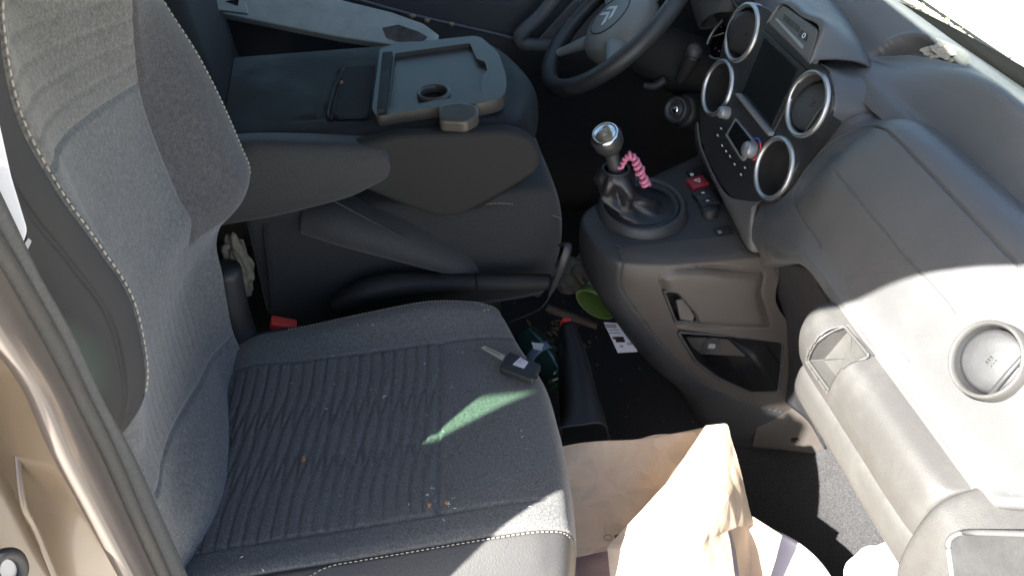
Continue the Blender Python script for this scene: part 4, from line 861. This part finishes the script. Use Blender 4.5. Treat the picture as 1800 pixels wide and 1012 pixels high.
# ================================================================== MIDDLE SEAT FOLDED
def build_middle():
    t = empty('folded_middle_seat', (.05, .50, .30), 'black middle seat folded flat with a tray table on its back', 'folded seat')
    # shell: cross-sections in X
    xs = [-.215, -.17, -.05, .06, .16, .225, .268, .294, .306, .300]
    ctrl = []
    for k, x in enumerate(xs):
        f = np.interp(x, [-.2, .16, .262, .294, .306], [0, 0, .010, .03, .06]); f = .10 if k == 9 else f; c = .505; hw = .158
        low = np.interp(k, [0, 6, 8, 9], [.648, .648, .625, .58]); row = []
        for y, z in ((c-hw+.03, low-.01), (c-hw-.012, low), (c-hw-.020, max(low+.02, .664-f)), (c-hw+.002, .690-f), (c-hw+.03, .699-f), (c, .702-f), (c+hw-.03, .699-f), (c+hw, .685-f), (c+hw+.02, .63-f), (c+hw, .52)):
            row.append((x-.055*np.interp(k, [4, 7], [0, 1])*(abs(y-c-.01)/hw)**3, y, z))
        ctrl.append(row)
    ctrl.append([(p[0]-.05, c+(p[1]-c)*.9, p[2]-.05) for p in ctrl[-1]])
    tl = L3([(598, 128), (588, 150), (578, 178), (572, 204), (580, 209), (650, 206)], Z=.70)
    sheet('seat_shell', ctrl, 'shell_plastic', t, 150, 120, lines=[(tl, .004, .006), (L3([(455, 213), (560, 208), (650, 204), (760, 207)], Z=.70), .002, .003)], solid=.004)
    # storage recess lid behind the tray
    fr = frame(at(620, 170, Z=.703), (0, 0, 1), (0, 1, 0)); plate('recess_lid', rounded(pix([(600, 118), (660, 112), (648, 204), (588, 206)], fr), .012), fr, .006, 'panel_black', t, .002)
    tube('recess_lip', L3([(604, 122), (592, 145), (582, 175), (576, 203), (584, 208)], Z=.702), .0028, 'shell_plastic', t, 8, 24)
    # tray
    tr = empty_part('tray_table', at(770, 140, Z=.71), t)
    fr = frame(at(770, 140, Z=.716), (-.03, 0, 1), (0, 1, 0))
    out = rounded(pix([(668, 86), (690, 78), (842, 62), (876, 92), (892, 140), (886, 172), (845, 182), (800, 184), (662, 205), (654, 192)], fr), [.006, .01, .02, .02, .03, .02, .01, .01, .01, .01], 5)
    inn = rounded(pix([(694, 94), (826, 76), (838, 104), (852, 108), (857, 124), (848, 132), (846, 164), (760, 178), (682, 192)], fr), .006, 4)
    plate('tray_rim', out, fr, .022, 'tray_plastic', tr, .003, holes=[inn], bseg=2)
    cc = np.array(pix([(762, 161)], fr)[0]); ch = [cc+.0215*np.array([math.cos(a), math.sin(a)]) for a in np.linspace(0, 6.283, 32, endpoint=False)]
    plate('tray_floor', rounded(pix([(684, 90), (832, 72), (862, 112), (856, 168), (760, 182), (674, 196)], fr), .008), (fr[0]-fr[3]*.008, *fr[1:]), .004, 'tray_plastic', tr, .0005, holes=[ch])
    lathe('cup_ring', [(.0215, -.012), (.0215, -.003), (.0235, .001), (.0265, .0), (.0275, -.008)], (fr[0]+cc[0]*fr[1]+cc[1]*fr[2], *fr[1:]), 'tray_plastic', tr, 40)
    lathe('cup_well', [(.0222, -.006), (.0215, -.03), (.0200, -.038), (.001, -.038)], (fr[0]+cc[0]*fr[1]+cc[1]*fr[2], *fr[1:]), 'void', tr, 32)
    hf = frame(at(684, 150, Z=.722), (0, 0, 1), (0, 1, 0)); plate('hinge_strip', rounded(pix([(672, 92), (690, 90), (678, 190), (662, 194)], hf), .003), hf, .008, 'shell_plastic', tr, .003)
    lf = frame(at(808, 190, Z=.722), (-.05, -.08, 1), (0, 1, 0)); plate('tray_latch', rounded(pix([(770, 184), (806, 178), (840, 184), (842, 200), (818, 214), (772, 211)], lf), .008), lf, .022, 'tray_plastic', tr, .005, bseg=3)
    # padded side of the folded back
    sec = []
    for x, top, bot in ((-.24, .712, .565), (-.16, .710, .572), (-.08, .700, .585), (-.03, .694, .597), (.012, .688, .617), (.027, .682, .628), (.033, .668, .648)):
        c = (top+bot)/2; h = (top-bot)/2; y0 = .325; sec.append([(x, y0+.03, c+h*.9), (x, y0-.008, c+h*.96), (x, y0-.022, c+h*.6), (x, y0-.026, c), (x, y0-.020, c-h*.7), (x, y0-.002, c-h), (x, y0+.03, c-h*.96)])
    sheet('side_pad', sec, 'armrest_fabric', t, 50, 40, solid=-.004)
    # dark lower side panel
    fr = frame((.10, .312, .60), (0, -1, .0)); plate('side_panel', rounded(pix([(600, 262), (700, 238), (900, 230), (938, 244), (955, 275), (946, 305), (880, 345), (792, 392), (700, 360), (610, 322)], fr), [.02, .02, .02, .02, .02, .02, .03, .04, .03, .02]), fr, .03, 'panel_black', t, .012, bseg=4)
    # cushion under the folded back
    ctrl = []
    for x, zt, dy in ((-.18, .545, 0), (.0, .545, 0), (.16, .545, 0), (.26, .548, .0), (.308, .53, .005), (.327, .47, .01), (.322, .40, .02), (.30, .33, .03)):
        ctrl.append([(x-.03, .372+dy, min(.30, zt)), (x-.012, .352+dy, min(.42, zt-.04)), (x-.004, .360+dy, zt-.022), (x, .395+dy, zt), (x, .53, zt+.004), (x, .66, zt), (x-.01, .70, zt-.03), (x-.02, .705, min(.30, zt))])
    seam = [at(780, 378, Y=.36), at(838, 361, Y=.36), at(885, 358, Y=.36), at(935, 367, Y=.36), at(990, 386, Y=.365)]
    sheet('seat_cushion', ctrl, 'dark_fabric', t, 110, 80, lines=[(seam, .003, .004)], solid=-.004)
    stitches('stitching', [p+np.array([0, -.004, .002]) for p in seam[1:]], 'grey_ink', t, .005, .0035, .0005)
    rbox('seat_base', (.0, .52, .18), (.44, .30, .28), 'black_plastic', t, .03)
    # lower fabric side of the seat back hinge
    fr = frame((-.14, .36, .45), (0, -1, .0)); plate('hinge_cover', rounded(pix([(428, 372), (560, 330), (592, 420), (560, 480), (545, 545), (470, 560)], fr), .02), fr, .03, 'dark_fabric', t, .01, bseg=3)
    # armrest below
    a = empty('armrest', at(690, 400, Y=.37), 'tapered dark padded armrest sloping down towards the handbrake', 'armrest')
    ax = [at(540, 375, Y=.385), at(600, 385, Y=.37), at(690, 415, Y=.35), at(770, 448, Y=.345), at(815, 468, Y=.345), at(838, 478, Y=.345)]
    tube('armrest_pad', ax, [.042, .052, .046, .034, .024, .008], 'armrest_fabric', a, 24, 60, flat=.75)
    tube('armrest_seam', [at(585, 352, Y=.325), at(660, 392, Y=.318), at(740, 432, Y=.320), at(815, 466, Y=.330)], .0014, 'trim_fabric', a, 6, 30)
    # handbrake
    h = empty('handbrake', at(760, 510, Y=.33), 'black handbrake lever with curved base and tubular grip', 'handbrake')
    tube('handbrake_base', [at(585, 540, Y=.31), at(640, 512, Y=.31), at(700, 500, Y=.31), at(770, 498, Y=.31), at(836, 497, Y=.31)], [.014, .022, .022, .018, .0155], 'shell_plastic', h, 16, 40)
    tube('handbrake_grip', [at(836, 496, Y=.31), at(850, 496, Y=.31), at(920, 496, Y=.31), at(966, 496, Y=.31)], [.0165, .0160, .0155, .0150], 'shell_plastic', h, 16, 24)
    tube('grip_joint', [at(835, 496, Y=.31), at(837.5, 496, Y=.31)], .0168, 'void', h, 16, 3)
    tube('release_button', [at(965, 496, Y=.31), at(975, 496, Y=.31), at(980, 496, Y=.31)], [.010, .010, .006], 'black_plastic', h, 12, 8)
    tube('handbrake_strap', [at(985, 430, Y=.315), at(998, 432, Y=.30), at(990, 460, Y=.29), at(975, 500, Y=.29), at(965, 520, Y=.29)], [.006, .008, .008, .006, .003], 'black_plastic', h, 10, 24, flat=.4)
    c = tube('loose_cable', [at(968, 515, Y=.30), at(960, 530, Y=.31), at(945, 545, Y=.33), at(920, 556, Y=.35), at(895, 566, Y=.36)], .0017, 'seal_rubber', None, 6, 40); tag(c, 'thin loose black cable hanging below the handbrake grip', 'cable')
    rbox('metal_clip', at(590, 487, Y=.36), (.07, .004, .004), 'steel', h, .001, (0, -.05, 0))
build_middle()

# driver seat behind, mostly hidden
ds = empty('driver_seat', (-.05, .92, .1), 'black driver seat hidden behind the folded middle seat', 'car seat')
rbox('cushion', (0, .93, .40), (.44, .36, .14), 'dark_fabric', ds, .05, (0, 0, 0), 5)
rbox('backrest', (-.36, .93, .72), (.14, .42, .62), 'dark_fabric', ds, .06, (0, -.1, 0), 5)

# ================================================================== LOOSE THINGS
def build_loose():
    # key on the seat
    k = empty('car_key', at(915, 640, Z=.41), 'black car key fob with bare steel blade lying on the seat cushion', 'key')
    fr = frame(at(915, 642, Z=.4175), (0.02, -.02, 1), (0, 1, 0))
    plate('fob', rounded(pix([(896, 617), (952, 640), (936, 668), (876, 646)], fr), [.003, .005, .005, .006], 4), fr, .013, 'key_black', k, .003, bseg=3)
    f2 = (fr[0]+fr[3]*.0006, *fr[1:]); b = plate('badge', rounded(pix([(915, 627), (929, 636), (921, 647), (901, 640)], f2), .0008), f2, .0008, 'white_plastic', k, .0003)
    f3 = (fr[0]+fr[3]*.0010, *fr[1:])
    for q in (0, 1):
        ch = np.array([(908+q*4.5, 640-q*5.5), (914+q*4.5, 634.5-q*4), (916.5+q*3.2, 641.5-q*5)], float)
        tube('badge_mark', [on_plane(x, y, f3[0], f3[3]) for x, y in ch], .0004, 'grey_ink', b, 5, 6)
    f2 = (fr[0]-fr[3]*.004, *fr[1:]); plate('blade', rounded(pix([(845, 610), (852, 607), (888, 624), (883, 632)], f2), .001), f2, .0024, 'steel', k, .0004)
    f3 = (fr[0]-fr[3]*.0036, *fr[1:]); tube('blade_groove', [on_plane(x, y, f3[0], f3[3]) for x, y in ((855, 612), (862, 616), (872, 620), (880, 624))], .0006, 'wood', k, 5, 12)
    c = on_plane(942, 663, fr[0], fr[3]); lathe('key_loop', [(.001, .0008), (.003, .0008), (.0032, 0)], (c+np.array([0, 0, -.0002]), *fr[1:]), 'void', k, 14)
    # dry crumbs
    for i, (x, y, lab) in enumerate(((534, 807, 'single brown dry crumb in the middle of the quilted cushion'), (755, 889, 'brown crumb on the cushion left of the cross seam'), (786, 884, 'brown crumb beside a pale smear, right of the cross seam'), (600, 147, 'brown dry crumb on the folded seat beside the recess lid'))):
        p = at(x, y, Z=.4005 if y > 300 else .705); o = crumple('dry_crumb', p+np.array([0, 0, .002]), (.0036, .0046, .003), 'crumb', None, 2, .5, i*3.1); tag(o, lab, 'crumb', 'dry crumbs on the seats')
    for i, (x, y, lab) in enumerate(((725, 28, 'largest tan leaf scrap on the far door ledge, left of the other two'), (751, 36, 'tan leaf scrap between two others on the far door ledge'), (794, 43, 'curled pale leaf scrap on the far door ledge nearest the door pull'))):
        o = crumple('leaf_scrap', at(x, y, Y=1.115), (.009-.001*i, .004, .006), 'leaf_tan', None, 2, .5, 20+i); tag(o, lab, 'leaf scrap', 'leaf scraps on the far door')
    # paper bag
    bag = empty('paper_bag', (.40, -.02, 0.02), 'brown crumpled paper carrier bag standing in the footwell', 'paper bag')
    A = [at(940, 800, Z=.26), at(1000, 783, Z=.262), at(1055, 776, Z=.262), at(1120, 773, Z=.255), at(1200, 760, Z=.25), at(1240, 752, Z=.25), at(1270, 750, Z=.25)]
    Bm = [at(940, 900, Z=.20), at(1003, 880, Z=.20), at(1060, 870, Z=.195), at(1120, 862, Z=.185), at(1190, 850, Z=.175), at(1250, 845, Z=.17), at(1290, 838, Z=.17)]
    Bb = [at(940, 1000, Z=.13), at(1003, 985, Z=.13), at(1062, 970, Z=.135), at(1140, 960, Z=.14), at(1210, 945, Z=.145), at(1270, 932, Z=.15), at(1320, 920, Z=.15)]
    def wrinkle(P):
        out = np.zeros(P.shape[:2])
        for i in range(P.shape[0]):
            for j in range(P.shape[1]):
                v = Vector(P[i, j]); d1 = mnoise.voronoi(v*9)[0]; d2 = mnoise.voronoi(v*24+Vector((5, 2, 1)))[0]
                out[i, j] = .020*(d1[1]-d1[0])+.005*(d2[1]-d2[0])+.010*mnoise.noise(v*6)
        return out-.008
    sheet('bag_panel', [A, lerp(A, Bm, .5)+np.array([0, .004, .004]), Bm, lerp(Bm, Bb, .5), Bb], 'paper', bag, 70, 90, disp=wrinkle, solid=.0006, crisp=True).data.polygons.foreach_set('use_smooth', [False]*(69*89))
    # front gusset facing the door, catching the sun
    C0 = [at(1240, 751, Z=.27), at(1276, 747, Z=.275), at(1302, 838, Z=.22), at(1322, 922, Z=.152)]
    C1 = [at(1172, 850, Z=.27), at(1225, 845, Z=.28), at(1275, 872, Z=.25), at(1292, 925, Z=.20)]
    C2 = [at(1068, 962, Z=.255), at(1150, 965, Z=.27), at(1230, 955, Z=.25), at(1275, 930, Z=.21)]
    C3 = [at(1075, 1030, Z=.235), at(1150, 1040, Z=.245), at(1230, 1040, Z=.23), at(1290, 1040, Z=.19)]
    C4 = [at(1090, 1120, Z=.19), at(1150, 1130, Z=.19), at(1230, 1130, Z=.17), at(1300, 1120, Z=.15)]
    sheet('bag_flap', [C0, C1, C2, C3, C4], 'paper', bag, 60, 50, disp=lambda P: wrinkle(P)*.30+.004, solid=-.0006, crisp=True).data.polygons.foreach_set('use_smooth', [False]*(59*49))
    D0 = [at(1285, 926, Z=.17), at(1318, 905, Z=.165), at(1375, 940, Z=.15)]; D1 = [at(1296, 980, Z=.14), at(1318, 960, Z=.12), at(1362, 985, Z=.125)]; D2 = [at(1305, 1050, Z=.10), at(1320, 1030, Z=.09), at(1340, 1050, Z=.10)]
    sheet('bag_fold', [D0, D1, D2], 'paper', bag, 30, 30, disp=lambda P: wrinkle(P)*.3, solid=.0006, crisp=True)
    tube('bag_rim', A, .0016, 'paper', bag, 6, 60)
    # print on the panel
    pf = frame(at(1085, 940, Z=.155), np.cross(np.array(Bb[2])-np.array(Bm[2]), np.array(Bb[3])-np.array(Bb[2])))
    if pf[3][2] < 0: pf = frame(pf[0], -pf[3])
    pf = (pf[0]+pf[3]*.006, *pf[1:])
    th = np.linspace(0, 6.283, 14, endpoint=False); tube('recycle_mark', [on_plane(1069+7*math.cos(a), 944+5*math.sin(a), pf[0], pf[3]) for a in th], .0006, 'wood', bag, 5, 30, True)
    plate('print_label', rounded(pix([(1079, 940), (1100, 935), (1102, 944), (1081, 949)], pf), .001), pf, .0006, 'wood', bag, 0)
    cl = sheet('mauve_bag_shade', [L3([(960, 960), (1030, 955), (1100, 950)], Z=.10), L3([(970, 1030), (1040, 1020), (1110, 1010)], Z=.07), L3([(980, 1120), (1060, 1110), (1140, 1100)], Z=.03)], 'mauve_bag_shade', None, 30, 30, disp=lambda P: wrinkle(P)); tag(cl, 'dull mauve sheet standing in for shading under the paper bag at the seat front', 'cloth')  # added sheet; shading at the bag's lower end put into its mauve
    # white tub lid
    lf = frame(at(1335, 1045, Z=.06), (.0, -.05, 1), (0, 1, 0)); R = np.linalg.norm(at(1440, 985, Z=.06)-lf[0])
    ld = lathe('tub_lid', [(R*.97, -.03), (R, -.006), (R, .0), (R*.97, .003), (R*.93, .001), (R*.90, -.004), (R*.4, -.005), (.001, -.005)], lf, 'white_plastic', None, 72); tag(ld, 'round white plastic tub lid partly under the paper bag', 'lid')
    wp = crumple('crumpled_paper', at(1545, 1010, Z=.08), (.055, .05, .07), 'white_paper', None, 5, .22, 4.2, 1.3); tag(wp, 'crumpled white paper on the footwell carpet beneath the glovebox', 'paper')
    tp = crumple('crumpled_tissue', at(1655, 94, Z=.80), (.03, .024, .014), 'cloth_pale', None, 4, .5, 9.2, 2.6); tag(tp, 'crumpled white tissue in the open tray on the dashboard', 'tissue')
    # far footwell clutter
    j = empty('jar', at(1050, 535, Z=.12), 'glass jar with green metal lid lying on its side by the console', 'jar')
    jc = at(1046, 535, Y=.44); jn = CAM-jc; jn = jn/np.linalg.norm(jn)*.45+(-.56*RT-.83*UP)*.89; jf = frame(jc, jn)
    lathe('jar_lid', [(.044, -.014), (.0455, -.010), (.0455, -.002), (.043, .0015), (.038, .0005), (.036, -.002), (.001, -.002)], jf, 'green_lid', j, 48)
    lathe('lid_bead', [(.041, .0005), (.043, .0024), (.0455, .0005)], jf, 'green_rim', j, 48)
    lathe('jar_glass', [(.036, -.012), (.039, -.03), (.039, -.09), (.03, -.10), (.001, -.10)], jf, 'jar_glass', j, 40)
    lf_ = frame(at(1092, 592, Z=.16), (-.3, -.5, .8)); lv = plate('leaflet', pix([(1061, 566), (1094, 568), (1121, 618), (1086, 620)], lf_), lf_, .0008, 'leaflet', None, 0)
    tag(lv, 'white printed leaflet slotted beside the centre console', 'leaflet')
    inkf = (lf_[0]+lf_[3]*.0006, *lf_[1:])
    for k, (x, y, w_, h_, m) in enumerate(((1073, 573, 10, 3.5, 'grey_ink'), (1078, 580, 9, 1, 'grey_ink'), (1080, 585, 10, 1, 'grey_ink'), (1080, 594, 4, 2, 'dull_red'), (1088, 594, 8, 2.4, 'void'), (1090, 599, 8, 2.4, 'void'), (1092, 608, 3, 2, 'grey_ink'), (1106, 604, 4, 2, 'grey_ink'))):
        o = plate('print_line', pix([(x-w_, y-h_), (x+w_, y-h_), (x+w_+1, y+h_), (x-w_+1, y+h_)], inkf), inkf, .0004, m, lv, 0)
    wd = tube('wood_stick', [at(960, 540, Z=.14), at(1000, 555, Z=.13), at(1050, 573, Z=.12)], [.011, .012, .010], 'wood', None, 6, 20, flat=.7); tag(wd, 'short brown wooden stick on the floor beside the green lid', 'stick')
    cb = crumple('beige_cloth', at(1012, 482, Z=.14), (.06, .05, .04), 'cloth_beige', None, 4, .4, 2.2, 2.4); tag(cb, 'rumpled beige cloth on the far floor beyond the handbrake', 'cloth')
    lc = crumple('brown_rag', at(420, 470, Y=.34), (.022, .03, .07), 'cloth_beige', None, 4, .4, 6.6, 2.4); tag(lc, 'rumpled beige rag wedged behind the seat backrest', 'cloth')
    # plastic bottle under seat edge
    bt = empty('bottle', at(960, 630, Z=.12), 'clear green plastic bottle with blue and white label by the seat', 'bottle')
    ax = [at(925, 595, Z=.15), at(945, 615, Z=.15), at(965, 640, Z=.15), at(985, 668, Z=.15)]
    tube('bottle_body', ax, [.032, .034, .034, .028], 'bottle', bt, 20, 30); mid = [lerp(ax[1], ax[2], .3), lerp(ax[1], ax[2], .8)]
    tube('bottle_label', mid, .0346, 'label_blue', bt, 20, 6); pl = frame(at(945, 607, Z=.187), (-.1, -.4, .9)); plate('white_label', pix([(934, 601), (956, 604), (952, 616), (938, 613)], pl), pl, .001, 'white_paper', bt, 0)
    pts = []
    for k in range(90): pts.append(at(rng.uniform(900, 1300), rng.uniform(480, 880), Z=-.0985))
    g = flecks(None, pts, [np.array([0, 0, 1.])]*len(pts), .0008, .0022, 'floor_crumbs', 'lint'); tag(g, 'tiny pale crumbs scattered over the dark footwell carpet', 'crumbs')
    pts = [at(rng.normal(985, 30), rng.normal(590, 22), Z=rng.uniform(.0, .06)) for k in range(60)]
    g = flecks(None, pts, [np.array([0, 0, 1.])]*len(pts), .002, .008, 'dry_leaf_litter', 'straw'); tag(g, 'dry leaf and straw bits scattered on the floor beside the seat rail', 'litter')
    # black trim lump and red tab beside it
    bl = empty('seat_trim', at(1020, 670, Z=.2), 'black plastic seat rail cover with a red tab beside the cushion front', 'rail cover')
    ctrl = []
    for x, z, in_ in ((990, .255, 0), (1000, .265, 0), (1020, .265, 0), (1038, .255, 0), (1048, .22, 0)):
        pass
    a = L3([(985, 575), (990, 640), (993, 710), (985, 745), (970, 760)], Z=.24); b = L3([(1012, 572), (1030, 620), (1045, 680), (1058, 720), (1066, 750)], Z=.245); lo = [np.array(p)+np.array([.012, .0, -.09]) for p in L3([(1020, 575), (1040, 620), (1056, 680), (1068, 725), (1070, 765)], Z=.24)]
    al = [np.array(p)+np.array([-.005, 0, -.08]) for p in a]
    sheet('rail_cover', [al, a, lerp(a, b, .5)+np.array([0, 0, .012]), b, lo], 'black_plastic', bl, 40, 40, solid=-.003)
    rbox('red_tab', at(995, 568, Z=.24), (.02, .015, .02), 'red', bl, .004, (.2, .3, .2))
build_loose()
